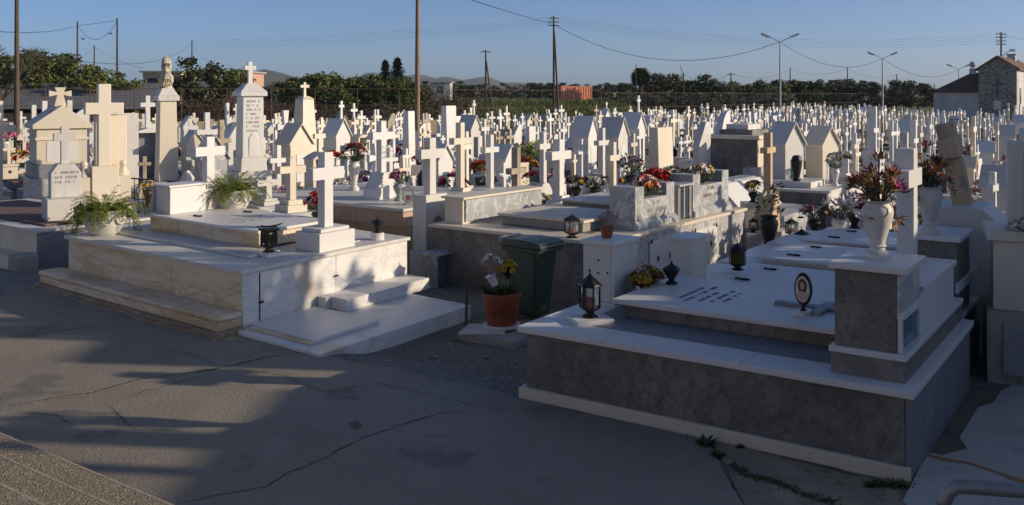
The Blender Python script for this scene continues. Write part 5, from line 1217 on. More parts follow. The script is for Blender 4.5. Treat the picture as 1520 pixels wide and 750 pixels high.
# ------------------------------------------------------------------ fence, banks and buildings behind
def fence(pts, ztop, rails, label, wallz=None, step=2.6):
    t = thing('mesh_fence', label, 'fence', (pts[0][0], pts[0][1], GR)); ox, oy = pts[0]
    for (x0, y0), (x1, y1) in zip(pts, pts[1:]):
        L = math.hypot(x1 - x0, y1 - y0); n = int(L / step)
        for k in range(n):
            a = k / n; x, y = x0 + (x1 - x0) * a - ox, y0 + (y1 - y0) * a - oy
            MB().tube([(x, y, -.2), (x, y, ztop - GR)], .035, 5).build('post', 'rust', t)
        for rzz in rails:
            MB().tube([(x0 - ox, y0 - oy, rzz - GR), (x1 - ox, y1 - oy, rzz - GR)], .018, 5).build('rail', 'rust', t)
        mb = MB()
        for k in range(14):
            z = .4 + k * (ztop - GR - .4) / 14; mb.tube([(x0 - ox, y0 - oy, z), (x1 - ox, y1 - oy, z)], .005, 3)
        m_ = int(L / .28)
        for k in range(m_):
            a = k / m_; x, y = x0 + (x1 - x0) * a - ox, y0 + (y1 - y0) * a - oy
            mb.add([(x - .004, y, .3), (x + .004, y, .3), (x + .004, y, ztop - GR), (x - .004, y, ztop - GR)], [(0, 1, 2, 3)])
        mb.build('wire_mesh', 'wire_black', t, fix=False)
        if wallz: 
            d = Vector((x1 - x0, y1 - y0, 0)).normalized(); nrm = Vector((-d.y, d.x, 0)) * .1
            MB().prism([(x0 - ox - nrm.x, y0 - oy - nrm.y), (x1 - ox - nrm.x, y1 - oy - nrm.y), (x1 - ox + nrm.x, y1 - oy + nrm.y), (x0 - ox + nrm.x, y0 - oy + nrm.y)], -.3, wallz - GR, 'z').build('low_wall', 'plaster_tan', t)
    return t
fence(FENCE[:3], 3.25, (3.25, 2.17, 1.3), 'rusty mesh fence on a low beige wall before the orange trees', 1.15)
fence(FENCE[2:4], 3.2, (3.2, 1.9), 'rusty mesh fence in front of the grassy bank')
fence(FENCE[3:6], 3.0, (3.0, 1.8), 'far rusty mesh fence below the dark tree line on the right', step=3.2)

def leaf_tree(kind, seed):
    """unit-height tree: (crown builder, trunk builder)"""
    rng = random.Random(seed); c = MB(); t = MB()
    if kind in ('orange', 'dark', 'olive'):
        t.tube([(0, 0, -.02), (.01, 0, .15), (.0, .01, .35)], [.035, .028, .02], 7)
        for k in range(6):
            a = k * 1.05 + rng.random() * .4; e = rng.uniform(.5, .75)
            t.tube([(0, 0, .16 + .03 * k), (.12 * math.cos(a), .12 * math.sin(a), .3 + .03 * k), (.27 * math.cos(a), .27 * math.sin(a), e)], [.018, .012, .005], 5)
        n = 34 if kind != 'olive' else 24
        for k in range(n):
            a = rng.uniform(0, 6.283); z = rng.uniform(.2, .93); rr = .40 * math.sin(PI * min(1, max(.12, (z - .02) / 1.02))) ** .7
            q = rr * rng.uniform(.5, 1.05); s = rng.uniform(.075, .14)
            c.cloud((q * math.cos(a), q * math.sin(a), z), s, s, s * .85, 105, .05, rng, 0, .25)
        if kind == 'orange':
            for k in range(20):
                a = rng.uniform(0, 6.283); z = rng.uniform(.25, .8); rr = .43 * math.sin(PI * (z - .02) / 1.02) ** .7
                c.ball((rr * math.cos(a), rr * math.sin(a), z), .009, 1, 4)
    elif kind == 'conifer':
        t.tube([(0, 0, -.02), (0, 0, .98)], [.03, .004], 6)
        for k in range(28):
            z = .10 + .89 * (k + rng.uniform(-.6, .6)) / 28; L = .36 * (1 - (k / 28)) ** .85 * rng.uniform(.6, 1.1) + .012
            for q in range(9):
                a = q * .7 + k * 1.1 + rng.random() * .3; Lq = L * rng.uniform(.5, 1.2)
                for w in range(7):
                    f = (w + .6) / 7; p = (Lq * f * math.cos(a), Lq * f * math.sin(a), z - .09 * f + .07 * f * f)
                    for s in range(4): c.leaf(p, (math.cos(a) + rng.gauss(0, .6), math.sin(a) + rng.gauss(0, .6), rng.gauss(.1, .4)), (0, 0, 1), .045, .018, 0)
    elif kind == 'bare':
        def br(p, d, L, r, dep):
            q = p + d * L; t.tube([p, q], [r, r * .65], 4)
            if dep == 0: return
            for _ in range(3):
                dd = (d + Vector((rng.gauss(0, .45), rng.gauss(0, .45), rng.uniform(-.05, .3)))).normalized(); br(q, dd, L * rng.uniform(.6, .82), r * .6, dep - 1)
        br(Vector((0, 0, -.02)), Vector((0, 0, 1)), .3, .02, 5)
    elif kind == 'brush':
        for k in range(26):
            a = rng.uniform(0, 6.283); q = rng.uniform(0, .42); z = rng.uniform(.15, .8); c.cloud((q * math.cos(a), q * math.sin(a), z), .16, .16, .18, 34, .06, rng, 0, .1, .18)
        for k in range(10): t.tube([(rng.uniform(-.1, .1), rng.uniform(-.1, .1), -.02), (rng.uniform(-.4, .4), rng.uniform(-.4, .4), rng.uniform(.5, .95))], [.012, .004], 4)
    elif kind == 'palm':
        t.tube([(0, 0, -.02), (.01, 0, .4), (0, 0, .78)], [.05, .042, .04], 8)
        for k in range(90):
            a = k * 2.4; el = 1.4 - 2.3 * (k / 90); d = Vector((math.cos(a) * math.cos(el), math.sin(a) * math.cos(el), math.sin(el))); p = Vector((0, 0, .79))
            for w in range(9):
                d = (d + Vector((0, 0, -.1))).normalized(); p2 = p + d * .019; s = d.cross(Vector((0, 0, 1))).normalized()
                for sg in (-1, 1): c.leaf(p2, d * .7 + s * sg * (.3 + .06 * w), (0, 0, 1), .12, .03, 0)
                p = p2
    elif kind == 'cypress':
        t.tube([(0, 0, -.02), (0, 0, .9)], [.02, .003], 6)
        for k in range(60):
            z = .06 + .92 * k / 60; rr = .11 * math.sin(PI * min(1, .15 + .85 * (1 - z))) ** .6; a = rng.uniform(0, 6.28)
            c.cloud((rr * .45 * math.cos(a), rr * .45 * math.sin(a), z), rr * .6, rr * .6, .05, 60, .03, rng, 0, .2)
    return c, t
TM = {}
LEAFM = dict(orange=['orange_leaf', 'orange_fruit'], dark=['dark_leaf'], olive=['olive_leaf'], conifer=['conifer_leaf'], bare=['brown_twig'], brush=['brown_twig'], palm=['palm_leaf'], cypress=['conifer_leaf'])
def tree(kind, px, ytop, Y, label, wide=1.0, group=None, name=None, X=None, h=None, cat='tree', zb=GR):
    v_ = R.randrange(3); k = (kind, v_)
    if k not in TM:
        c, t_ = leaf_tree(kind, 900 + v_ * 7 + len(kind)); TM[k] = (c.mesh('crown', LEAFM[kind], fix=False) if c.v else None, t_.mesh('trunk', 'bark', fix=False) if t_.v else None)
    cm, tm = TM[k]; h = h or (Zt(ytop, Y) - zb); x = XY(px, Y)[0] if X is None else X
    t = thing(name or {'orange': 'orange_tree', 'dark': 'evergreen_tree', 'olive': 'olive_shrub', 'conifer': 'conifer_tree', 'bare': 'bare_tree', 'brush': 'bare_bush', 'palm': 'palm_tree', 'cypress': 'cypress_tree'}[kind], label, cat, (x, Y, zb), R.uniform(0, 6.28), group)
    t.scale = (h * wide, h * wide, h)
    for n, me in (('crown', cm), ('trunk', tm)):
        if me: o = bpy.data.objects.new(n, me); COL.objects.link(o); o.parent = t
    return t
for px, yt, w in [(8, 82, 1.0), (32, 74, 1.1), (58, 84, 1.0), (108, 82, 1.1), (135, 102, 1.2), (160, 100, 1.1), (188, 112, 1.2), (212, 118, 1.1)]:
    tree('orange', px, yt, 88 + R.uniform(-3, 6), 'orange tree in the grove behind the grey shed roof, left of the statue column', w, 'orange trees behind the grey shed')
tree('dark', 80, 80, 104, 'dark round evergreen rising among the orange trees behind the shed', 1.2)
tree('dark', 292, 86, 92, 'tall dark orange tree between the statue column and the obelisk', 1.05); tree('orange', 338, 102, 93, 'lower orange tree just left of the obelisk', 1.2); tree('orange', 262, 110, 94, 'low orange tree just right of the statue column', 1.2)
tree('bare', 3, 36, 80, 'leafless grey tree at the left edge', 1.0)
for k, px in enumerate(range(250, 420, 21)): tree('brush', px, 138 + R.uniform(-4, 6), 88 + R.uniform(-4, 4), 'brown leafless brush tangle behind the fence near the obelisk', 1.9, 'brown brush behind the fence', cat='bush')
for px, yt in [(415, 122), (440, 116), (466, 106), (488, 110), (512, 107), (538, 111), (560, 117), (585, 114), (610, 120)]:
    tree('orange', px, yt, 96 + R.uniform(-3, 5), 'orange tree in the grove between the obelisk and the tall brown pole', 1.35, 'orange trees in the middle grove')
for k, px in enumerate([600, 622, 645, 668, 690]): tree('brush', px, 122 + R.uniform(-2, 4), 116, 'reddish brown leafless orchard bush right of the tall brown pole', 1.6, 'leafless orchard right of the brown pole', cat='bush')
for k, px in enumerate(range(388, 700, 20)): tree('brush', px, 150 + R.uniform(-5, 4), 74 + R.uniform(-2, 5), 'dark tangled undergrowth behind the fence below the orange grove', 1.9, 'undergrowth below the orange grove', cat='bush')
tree('conifer', 572, 86, 150, 'dark pointed conifer above the orange grove, left one of the pair', .95); tree('conifer', 590, 82, 152, 'dark pointed conifer above the orange grove, right and taller one of the pair', 1.0)
for k, px in enumerate(range(640, 965, 17)):
    tree(R.choice(['dark', 'olive', 'dark']), px, 123 + R.uniform(-3, 4), 205 + R.uniform(-8, 12), 'low dark tree in the far line beyond the grassy bank', 1.7, 'far tree line beyond the grassy bank', zb=1.5)
for k, px in enumerate(range(905, 1170, 15)):
    tree('olive', px, 138 + R.uniform(-2, 3), 150 + R.uniform(-6, 6), 'grey olive bush in the low hedge right of the container', 1.9, 'olive bushes right of the container', cat='bush')
for k, px in enumerate([968, 985, 1003, 1024, 1042, 1060, 1080, 1100, 1122, 1143, 1165, 1186, 1206, 1228, 1250, 1272, 1290, 1340, 1362, 1384]):
    yt = {985: 112, 1003: 110, 1042: 112, 1290: 118, 1362: 124, 1384: 134}.get(px, 119) + R.uniform(-3, 3)
    tree(R.choice(['dark', 'dark', 'orange']) if px < 1340 else 'dark', px, yt, 172 + R.uniform(-8, 8), 'dark leafy tree in the line behind the right fence', 1.45, 'dark trees behind the right fence')
for px in (1312, 1326, 1400): tree('olive', px, 132, 175, 'low pale bush filling a gap in the right tree line', 1.9, 'pale bushes in the right tree line', cat='bush')
tree('palm', 951, 101, 165, 'palm with a shaggy round head above the tree line', 1.0)
# grey shed roof at the left
t = thing('long_shed', 'long shed with a grey sheeting roof along the left fence', 'shed', (-72 + 0, 82, GR))
X1 = XY(236, 84)[0] + 72
MB().prism([(-1.5, 1.75), (5.5, 4.0), (5.5, 4.08), (-1.5, 1.83)], -8, X1, 'x').build('roof', 'tarp_grey', t)
mb = MB()
for k in range(16): mb.box(-6 + k * 4, -5.9 + k * 4, -1.3, -1.2, -.2, 1.78)
mb.box(-8, X1, 4.6, 4.8, -.2, 3.6); mb.build('support', 'pole_wood', t)
MB().box(-8, X1, -.2, 0, -.2, 1.4).build('lower_wall', 'honey_stone', t)
# houses
def house(px0, px1, ytop, Y, label, m, depth=8, roof='flat', wins=2):
    x0, x1 = XY(px0, Y)[0], XY(px1, Y)[0]; h = Zt(ytop, Y) - GR; w = x1 - x0
    t = thing('house', label, 'house', (x0, Y, GR)); wl = MB().box(0, w, 0, depth, -.3, h).build('wall', m, t)
    MB().box(-.3, w + .3, -.4, depth + .3, h + .002, h + .22).build('roof_slab', 'cement', t)
    for k in range(wins):
        a = w * (k + .5) / wins; f = MB().box(a - .6, a + .6, -.03, -.002, h - 2.0, h - .7).build('window', 'dark_glass', t)
        MB().box(a - .7, a + .7, -.08, -.032, h - 2.1, h - 2.02).build('sill', 'cement', f)
    return t
house(212, 268, 108, 120, 'flat roofed tan house behind the statue column', 'plaster_tan'); house(330, 368, 108, 124, 'pinkish house half hidden behind the obelisk', 'plaster_pink')
house(640, 668, 123, 185, 'low white house far beyond the tall brown pole', 'plaster_white', wins=1)
mb = MB(); rng = random.Random(66)
for k in range(5200):
    y = rng.uniform(74, 150) ; px = rng.uniform(640, 960); x = (px - 760) / F * y
    if y < fence_y(x) + .5: continue
    z = bank(x, y); s = rng.uniform(.25, .7)
    for q in range(3): a = rng.uniform(0, 6.28); mb.leaf((x + rng.gauss(0, .25), y + rng.gauss(0, .25), z - .03), (math.cos(a) * .5, math.sin(a) * .5, rng.uniform(.5, 1.4)), (0, 0, 1), s, s * .3, 0)
tag(mb.build('bank_grass', 'bank_blades', fix=False), kind='stuff')
# orange container on the bank
Y = 166; x0, x1 = XY(833, Y)[0], XY(880, Y)[0]; zb = bank((x0 + x1) / 2, Y) - .05
t = thing('shipping_container', 'orange red shipping container standing on the grassy bank', 'container', (x0, Y, zb), rad(26))
w = (x1 - x0) / .9; hc = Zt(128, Y) - zb
mb = MB(); n = 46
pts = [(w * k / n, -.06 if (k // 2) % 2 else 0) for k in range(n + 1)] + [(w, 2.4), (0, 2.4)]
mb.prism(pts, .05, hc - .05, 'z'); mb.build('corrugated_wall', 'container_red', t)
mb = MB(); 
for z0, z1 in ((0, .14), (hc - .14, hc)): mb.box(-.05, w + .05, -.1, .02, z0, z1)
for a in (-.06, w - .08): mb.box(a, a + .14, -.11, -.0, .141, hc - .141)
mb.box(-.05, w + .05, .021, 2.42, hc - .1, hc); mb.build('frame', 'container_red', t)
# worker in a hi-vis vest seen beyond the fence as a bright fleck
def person():
    Y = 150; X, _ = XY(911, Y); zb = bank(X, Y); t = thing('person', 'tiny distant worker in a yellow high visibility vest beyond the fence', 'person', (X, Y, zb))
    me = bpy.data.meshes.new('body'); J = [(0, 0, .95), (0, 0, 1.2), (0, 0, 1.45), (0, 0, 1.56), (0, 0, 1.72), (-.1, 0, .9), (-.12, .03, .5), (-.12, 0, .06), (.1, 0, .9), (.13, -.03, .5), (.15, .02, .06), (-.2, 0, 1.42), (-.28, .03, 1.15), (-.25, -.1, .92), (.2, 0, 1.42), (.3, .0, 1.15), (.28, -.12, .94)]
    E_ = [(0, 1), (1, 2), (2, 3), (3, 4), (0, 5), (5, 6), (6, 7), (0, 8), (8, 9), (9, 10), (2, 11), (11, 12), (12, 13), (2, 14), (14, 15), (15, 16)]
    RR = [.14, .14, .15, .06, .1, .09, .07, .05, .09, .07, .05, .07, .05, .04, .07, .05, .04]
    me.from_pydata(J, E_, []); o = bpy.data.objects.new('body', me); COL.objects.link(o); me.materials.append(MATS['dark_cloth'])
    sk = o.modifiers.new('skin', 'SKIN'); 
    for i, r in enumerate(RR): me.skin_vertices[0].data[i].radius = (r, r * .8)
    me.skin_vertices[0].data[0].use_root = True
    ss = o.modifiers.new('sub', 'SUBSURF'); ss.levels = ss.render_levels = 1; o.parent = t
    MB().lathe([(.24, .85), (.25, 1.1), (.24, 1.4), (.1, 1.5)], 12, sy=.75).build('vest', 'hi_vis', t, smooth=True)
person()
# chapel at the right
CX, CY = XY(1509, 82)[0], 82; t = thing('chapel', 'rough stone gabled chapel with tiled roofs and a plastered side wing', 'chapel', (CX, CY, GR), -rad(TH))
e, ap = 5.15 - GR, 6.15 - GR; W = 3.0
wl = MB().prism([(-W, -.3), (0, -.3), (0, e), (-W / 2, ap), (-W, e)], 0, .5, 'y').build('front_wall', 'masonry', t)
MB().box(-W + .01, -.01, .502, 14, -.3, e - .02).build('side_wall', 'plaster_white', t)
for s in (0, 1):
    mb = MB(); a, b = (-W / 2, .25) if s else (-W - .25, -W / 2)
    if s: mb.prism([(-W / 2, ap + .02), (.28, e - .16), (.28, e - .04), (-W / 2, ap + .16)], -.25, 14, 'y')
    else: mb.prism([(-W / 2, ap + .02), (-W - .28, e - .16), (-W - .28, e - .04), (-W / 2, ap + .16)], -.25, 14, 'y')
    mb.build('roof', 'roof_tile', t)
mb = MB(); mb.box(-W / 2 - .1, -W / 2 + .1, -.02, -.003, 2.9, 4.5); mb.box(-W / 2 - .4, -W / 2 - .101, -.02, -.003, 3.8, 4.0); mb.box(-W / 2 + .101, -W / 2 + .4, -.02, -.003, 3.8, 4.0); mb.build('cross_slit', 'dark_glass', t)
MB().box(-W / 2 - .3, -W / 2 + .3, -.03, -.004, 1.7, 2.5).build('plaque', 'plaster_white', t)
MB().box(-W - 3.9, -W - .003, 1.0, 7, -.3, 3.05 - GR).build('wing_wall', 'plaster_white', t)
mb = MB(); z0 = 3.05 - GR + .002; mb.add([(-W - 4.2, .6, z0), (-W - .004, .6, z0), (-W - .004, 7.4, z0), (-W - 4.2, 7.4, z0), (-W - .004, 4.0, 4.9 - GR), (-W - 1.2, 4.0, 4.9 - GR)], [(0, 1, 4, 5), (1, 2, 4), (2, 3, 5, 4), (3, 0, 5), (0, 3, 2, 1)]); mb.build('wing_roof', 'roof_tile', t)
mb = MB(); mb.cbox(-W - 1.1, 4.0, .5, .5, 4.6 - GR, 5.3 - GR); mb.ball((-W - 1.1, 4.0, 5.65 - GR), .3); mb.build('chimney', 'plaster_white', t)
mb = MB(); mb.cbox(-W / 2, 9, .7, .7, ap - .2, ap + .5); mb.cbox(-W / 2, 9, .9, .9, ap + .502, ap + .6); mb.build('chimney', 'plaster_white', t)
MB().box(.002, .02, 2, 3, 2.2, 3.6).build('window', 'dark_glass', t)

# ------------------------------------------------------------------ poles, lamps and wires
def pole(px, ytop, Y, r, label, m='pole_wood', arms=0, strut=0, lamp=False, zt=None, lean=0, group=None, zb=GR):
    X, _ = XY(px, Y); h = (zt if zt else Zt(ytop, Y)) - zb
    t = thing('utility_pole', label, 'pole', (X, Y, zb), 0, group)
    MB().tube([(0, 0, -.3), (lean * .5, 0, h * .5), (lean, 0, h)], [r, r * .85, r * .65], 9).build('pole', m, t, smooth=True)
    for k in range(arms):
        z = h - .25 - k * .38; a = MB().box(lean - .55, lean + .55, -.05, .05, z, z + .07).build('crossarm', 'dark_metal', t)
        mb = MB()
        for s in (-.5, -.2, .2, .5): mb.lathe([(.03, 0), (.05, .06), (.03, .13)], 6, (s + lean, 0, z + .07))
        mb.build('insulator', 'plastic_white', a)
    if strut: MB().tube([(strut, 0, -.3), (lean + .05, 0, h * .86)], [r * .9, r * .65], 8).build('strut', m, t, smooth=True)
    if lamp: MB().tube([(0, 0, h * .72), (.7, 0, h * .78), (1.1, 0, h * .79)], .04, 6).build('lamp_arm', 'galvanized', t); MB().cbox(1.25, 0, .5, .2, h * .785, h * .81).build('lamp_head', 'galvanized', t)
    return t
pole(25, 0, 40, .125, 'tall dark wooden pole at the left edge', zt=7.2, arms=1)
pole(115, 32, 95, .12, 'wooden pole behind the orange trees, left one of the joined pair'); pole(174, 27, 92, .12, 'wooden pole behind the orange trees, right and taller one of the joined pair')
pole(140, 68, 130, .13, 'shorter wooden pole between the joined pair'); pole(285, 60, 140, .13, 'wooden pole above the dark orange tree right of the statue column')
pole(619, 0, 34, .105, 'tall brown pole standing among the graves and running out of the picture', 'brown_pole', zt=7.4, lean=.03)
pole(721, 74, 100, .12, 'dark wooden pole with crossarm and a leaning strut', arms=1, strut=.95); pole(822, 24, 95, .13, 'tallest dark twin pole with a leaning strut and bare top', arms=3, strut=.55)
pole(944, 95, 160, .09, 'thin pole touching the palm head'); t = pole(1015, 108, 165, .12, 'short pole with a slanting jib above the right tree line'); MB().tube([(0, 0, 5.8), (-.6, 0, 8.0)], .06, 6).build('jib', 'dark_metal', t)
pole(1085, 108, 132, .11, 'pole with crossarm and strut left of the first lamp post', arms=1, strut=.8)
for k, (px, yt, Y) in enumerate([(1173, 100, 180), (1258, 100, 185), (1331, 110, 200), (1387, 125, 230)]): pole(px, yt, Y, .14, ['distant pole just right of the first lamp post', 'distant pole midway between the two nearer lamp posts', 'distant pole just right of the second lamp post', 'most distant short pole beside the third lamp post'][k])
pole(1486, 48, 105, .13, 'dark pole with crossarms and a side lamp behind the chapel gable', arms=4, lamp=True)
def lamp_post(px, yj, Y, label, zb=GR):
    X, _ = XY(px, Y); h = Zt(yj, Y) - zb; t = thing('lamp_post', label, 'street lamp', (X, Y, zb), 0, 'double armed lamp posts')
    MB().tube([(0, 0, -.3), (0, 0, h * .5), (0, 0, h)], [.11, .085, .06], 10).build('post', 'galvanized', t, smooth=True)
    for s in (-1, 1):
        MB().tube([(0, 0, h - .05), (s * .5, 0, h + .2), (s * 1.0, 0, h + .42)], .035, 7).build('arm', 'galvanized', t)
        mb = MB(); mb.prism([(s * .95, h + .36), (s * 1.72, h + .66), (s * 1.7, h + .8), (s * .95, h + .48)], -.16, .16, 'y'); hd = mb.build('lamp_head', 'galvanized', t, bev=.02)
        mb = MB(); mb.prism([(s * 1.15, h + .38), (s * 1.7, h + .6), (s * 1.7, h + .655), (s * 1.15, h + .435)], -.13, .13, 'y'); mb.build('lens', 'lamp_lens', hd)
    return (X, Y, h + zb)
L1 = lamp_post(1158, 62, 86, 'nearest and tallest double armed lamp post above the right field'); L2 = lamp_post(1310, 87, 112 * .98, 'middle double armed lamp post above the right field') ; L3 = lamp_post(1423, 103, 140, 'farthest double armed lamp post left of the chapel')
def wire(a, b, sag, r, label, n=24):
    A, B = Vector(a), Vector(b); mb = MB()
    mb.tube([A.lerp(B, k / n) - Vector((0, 0, 4 * sag * (k / n) * (1 - k / n))) for k in range(n + 1)], r, 4)
    tag(mb.build('power_line', 'wire_black', None, fix=False), label, 'cable')
def pt(px, py, Y): return (*XY(px, Y), Zt(py, Y))
P8 = pt(822, 36, 95)
wire(pt(619, -27, 34), P8, .1, .02, 'black cable from the tall brown pole to the twin pole'); wire(P8, L1, 2.6, .022, 'thick black cable sagging from the twin pole to the first lamp post')
wire(L1, L2, 1.6, .022, 'black cable sagging between the first and second lamp posts'); wire(L2, L3, 1.6, .025, 'black cable sagging between the second and third lamp posts')
for k in range(4):
    wire(pt(285, 60 + 4 * k, 140), pt(822, 26 + 3.5 * k, 95), .5, .007, 'thin wire from the obelisk side pole to the twin pole, number %s from top' % ['one', 'two', 'three', 'four'][k])
    wire(pt(822, 26 + 3.5 * k, 95), pt(1486, 50 + 4 * k, 105), 1.4, .007, 'thin wire from twin pole to the chapel pole, number %s from top' % ['one', 'two', 'three', 'four'][k])
wire(pt(-20, 46, 40), pt(115, 38, 95), .3, .016, 'cable from the left edge to the joined pair of poles'); wire(pt(115, 38, 95), pt(174, 31, 92), 1.6, .022, 'cable hanging in a deep loop between the joined pair of poles')
wire(pt(115, 38, 95), pt(174, 30, 92), .05, .018, 'taut cable between the joined pair of poles')
wire(pt(25, 68, 40), pt(140, 68, 130), 1.2, .014, 'cable from the left edge pole to the shorter pole'); wire(pt(25, 75, 40), pt(285, 64, 140), 1.6, .018, 'long cable from the left edge pole past the statue column')
wire(pt(140, 70, 130), pt(215, 102, 120), .4, .014, 'cable dropping from the shorter pole to the tan house'); wire(pt(285, 68, 140), pt(320, 90, 130), .8, .014, 'short cable dropping from the pole right of the statue column')
ch = [pt(944, 96, 160), pt(1015, 110, 165), pt(1085, 110, 132), pt(1173, 102, 180), pt(1258, 102, 185), pt(1331, 112, 200), pt(1387, 127, 230)]
for k, (a, b) in enumerate(zip(ch, ch[1:])): wire(a, b, 1.1, .018, 'low distant cable over the right tree line, span %s from the palm' % ['one', 'two', 'three', 'four', 'five', 'six'][k])
wire(pt(1486, 52, 105), pt(1600, 58, 105), .4, .012, 'thin wire leaving the pole behind the chapel to the right edge')
for k, (px, py) in enumerate(((123, 58), (164, 50))):
    mb = MB(); sph(mb, (0, 0, 0), .13, .05, .05, 6); mb.leaf((0, 0, .02), (.9, .5, .5), (0, 0, 1), .22, .1); mb.leaf((0, 0, .02), (-.7, -.5, .5), (0, 0, 1), .22, .1)
    tag(mb.build('bird', 'bird_dark', None, pt(px, py, 70)), ['small dark bird flying near the left one of the joined poles', 'small dark bird flying near the right one of the joined poles'][k], 'bird')

# ------------------------------------------------------------------ hills
def ridge(name, peaks, Y, depth):
    xs = lin(-1800, 1500, 150); mb = MB(); rows = 7
    def hgt(px):
        z = 0
        for p, yt, wd in peaks: z = max(z, (130 - yt) * math.exp(-((px - p) / wd) ** 2))
        return z
    rr = random.Random(4); ns = [rr.uniform(-.6, .6) for _ in xs]
    for j in range(rows):
        t = j / (rows - 1); k = math.sin(PI * t) ** .8
        for i, x in enumerate(xs):
            px = 760 + F * x / Y; z = (hgt(px) + ns[i] + 1.0 * math.sin(px * .21) * .5) * Y / F * k
            mb.v.append((x, Y + depth * (t - .5), max(z, -2) + H * k + (10 * Y / F) * k - 1.5))
    n = len(xs); mb.f = [(j * n + i, j * n + i + 1, (j + 1) * n + i + 1, (j + 1) * n + i) for j in range(rows - 1) for i in range(n - 1)]; mb.m = [0] * len(mb.f)
    tag(mb.build(name, 'hill_scrub', fix=False, smooth=True), kind='structure')
ridge('hills', [(395, 103, 55), (430, 112, 40), (335, 118, 40), (550, 108, 30), (1180, 133, 200)], 2300, 500)
ridge('hills', [(555, 107, 40), (620, 110, 42), (660, 114, 50), (715, 114, 40), (760, 122, 60)], 3900, 500)

# ------------------------------------------------------------------ unseen buildings added to shade and warm the foreground, and trees on the right
def annex():  # unseen house, added and shaped to keep sun off the foreground
    t = thing('shade_house', 'added unseen flat roofed house shading the foreground from the right', 'house', (12, -10.6, 0))
    MB().box(0, 6, 0, 17.06, -.3, 4.36).build('wall', 'plaster_tan', t); MB().box(-.06, 6.1, -.1, 17.06, 4.362, 4.45).build('roof_slab', 'cement', t)
    MB().box(.3, 5, 17.062, 18.3, -.3, 4.5).build('shade_wall', 'plaster_tan', t); MB().box(.3, 5, 18.302, 18.98, -.3, 4.2).build('shade_wall', 'plaster_tan', t); MB().box(.2, 5, 18.982, 20.2, -.3, 5.25).build('shade_tower', 'plaster_tan', t); MB().box(0, 5, 20.202, 21.6, -.3, 4.5).build('shade_wing', 'plaster_tan', t)  # added blocks, heights stepped to set where the shadow breaks
    MB().box(.3, .8, 16.72, 17.05, 4.452, 6.6).build('chimney', 'plaster_tan', t); MB().box(.3, .5, 16.18, 16.34, 4.452, 6.4).build('chimney', 'plaster_tan', t)  # uprights added to cast the shadow stripes on the paving
    for k in range(4):
        f = MB().box(-.03, -.002, 2 + k * 3.6, 3.3 + k * 3.6, 1.1, 2.6).build('window', 'dark_glass', t); MB().box(-.08, -.031, 1.9 + k * 3.6, 3.4 + k * 3.6, 1.0, 1.09).build('sill', 'cement', f)
annex()
def reflector():  # unseen building added to bounce warm sunlight into the shaded foreground
    t = thing('bounce_building', 'added, unseen cream plastered church standing behind and left of the viewpoint', 'reflector', (-11.5, -2.5, 0), -rad(52))
    MB().box(-9, 9, -10, 0, -.3, 7.2).build('wall', 'bounce_plaster', t)
    MB().box(-9.3, 9.3, -10.3, .3, 7.202, 7.5).build('cornice', 'cement', t)
    for k in range(4):
        f = MB().box(-7 + k * 4, -6 + k * 4, .002, .03, 2.6, 5.2).build('window', 'dark_glass', t); MB().box(-7.15 + k * 4, -5.85 + k * 4, .002, .1, 2.45, 2.595).build('sill', 'cement', f)
reflector()
tree('dark', 0, 0, 10.1, 'broad evergreen standing right of the picture beside the added shading house', .5, X=13.2, h=6.6)
tree('orange', 0, 0, 11.0, 'airy orange tree standing right of the picture, second from the added shading house', .62, X=13.0, h=5.5)
tree('dark', 0, 0, 13.0, 'low evergreen standing right of the picture, third from the added shading house', .75, X=13.2, h=4.7)
tree('orange', 0, 0, 14.5, 'low orange tree standing right of the picture, farthest from the added shading house', .8, X=13.4, h=3.9)

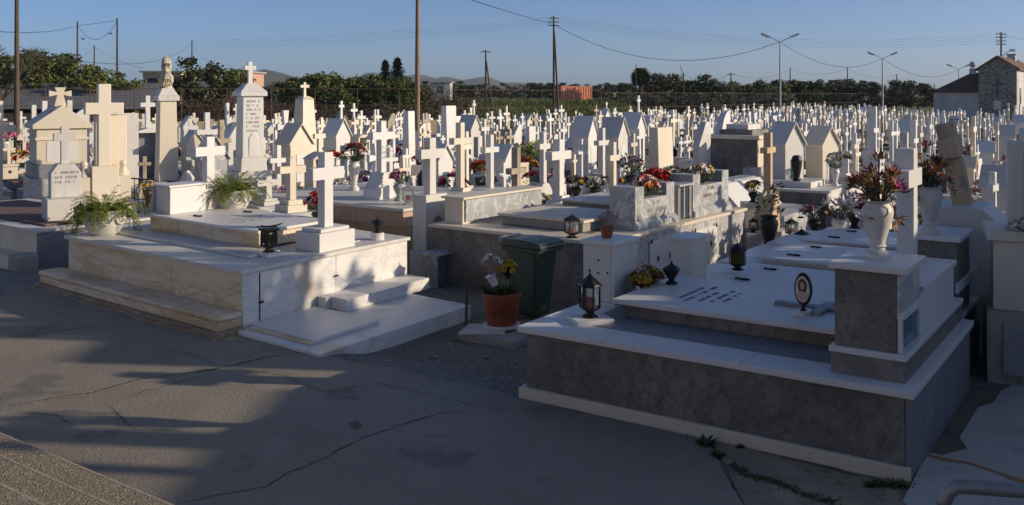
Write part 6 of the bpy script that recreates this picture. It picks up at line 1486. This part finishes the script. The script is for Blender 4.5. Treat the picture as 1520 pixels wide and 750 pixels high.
# ------------------------------------------------------------------ air, light, camera
HAZE = 1.0e-4
if HAZE:
    hz_ = bpy.data.materials.new('haze_air'); hz_.use_nodes = True; nt = hz_.node_tree; nt.nodes.remove(nt.nodes['Principled BSDF'])
    vp = nt.nodes.new('ShaderNodeVolumePrincipled'); vp.inputs['Color'].default_value = (.80, .88, 1, 1); vp.inputs['Density'].default_value = HAZE; vp.inputs['Anisotropy'].default_value = .2
    nt.links.new(vp.outputs[0], nt.nodes['Material Output'].inputs['Volume']); MATS['haze_air'] = hz_
    tag(MB().box(-4400, 4400, -60, 4800, -3.5, 190).build('haze', 'haze_air'), kind='stuff')
EL = 17.0; AZ = 6.0
w = bpy.data.worlds.new('World'); SC.world = w; w.use_nodes = True; nt = w.node_tree
sky = nt.nodes.new('ShaderNodeTexSky'); sky.sky_type = 'NISHITA'; sky.sun_disc = False; sky.sun_elevation = rad(EL); sky.sun_rotation = rad(90 + AZ); sky.air_density = .5; sky.dust_density = 1.0; sky.ozone_density = 5.0; sky.altitude = 20
bg = nt.nodes['Background']; nt.links.new(sky.outputs[0], bg.inputs['Color']); bg.inputs['Strength'].default_value = .15
sd = bpy.data.lights.new('sun', 'SUN'); sd.energy = 4.6; sd.angle = rad(.5); sd.color = (1, .875, .71)
so = bpy.data.objects.new('sun', sd); COL.objects.link(so); sd.energy = 4.5; so.rotation_euler = (0, rad(90 - EL), -rad(AZ))
cd = bpy.data.cameras.new('camera'); co = bpy.data.objects.new('camera', cd); COL.objects.link(co); SC.camera = co
co.location = (0, 0, H); co.rotation_euler = (rad(90), 0, 0); cd.sensor_width = 36; cd.lens = 36 * F / 1520; cd.shift_y = -(375 - YH) / 1520; cd.clip_start = .1; cd.clip_end = 20000
vs = SC.view_settings; vs.view_transform = 'Standard'; vs.look = 'None'; vs.exposure = -.05; vs.gamma = 1; vs.use_white_balance = True; vs.white_balance_temperature = 7300; vs.white_balance_tint = 10
SC.cycles.max_bounces = 6; SC.cycles.volume_bounces = 0
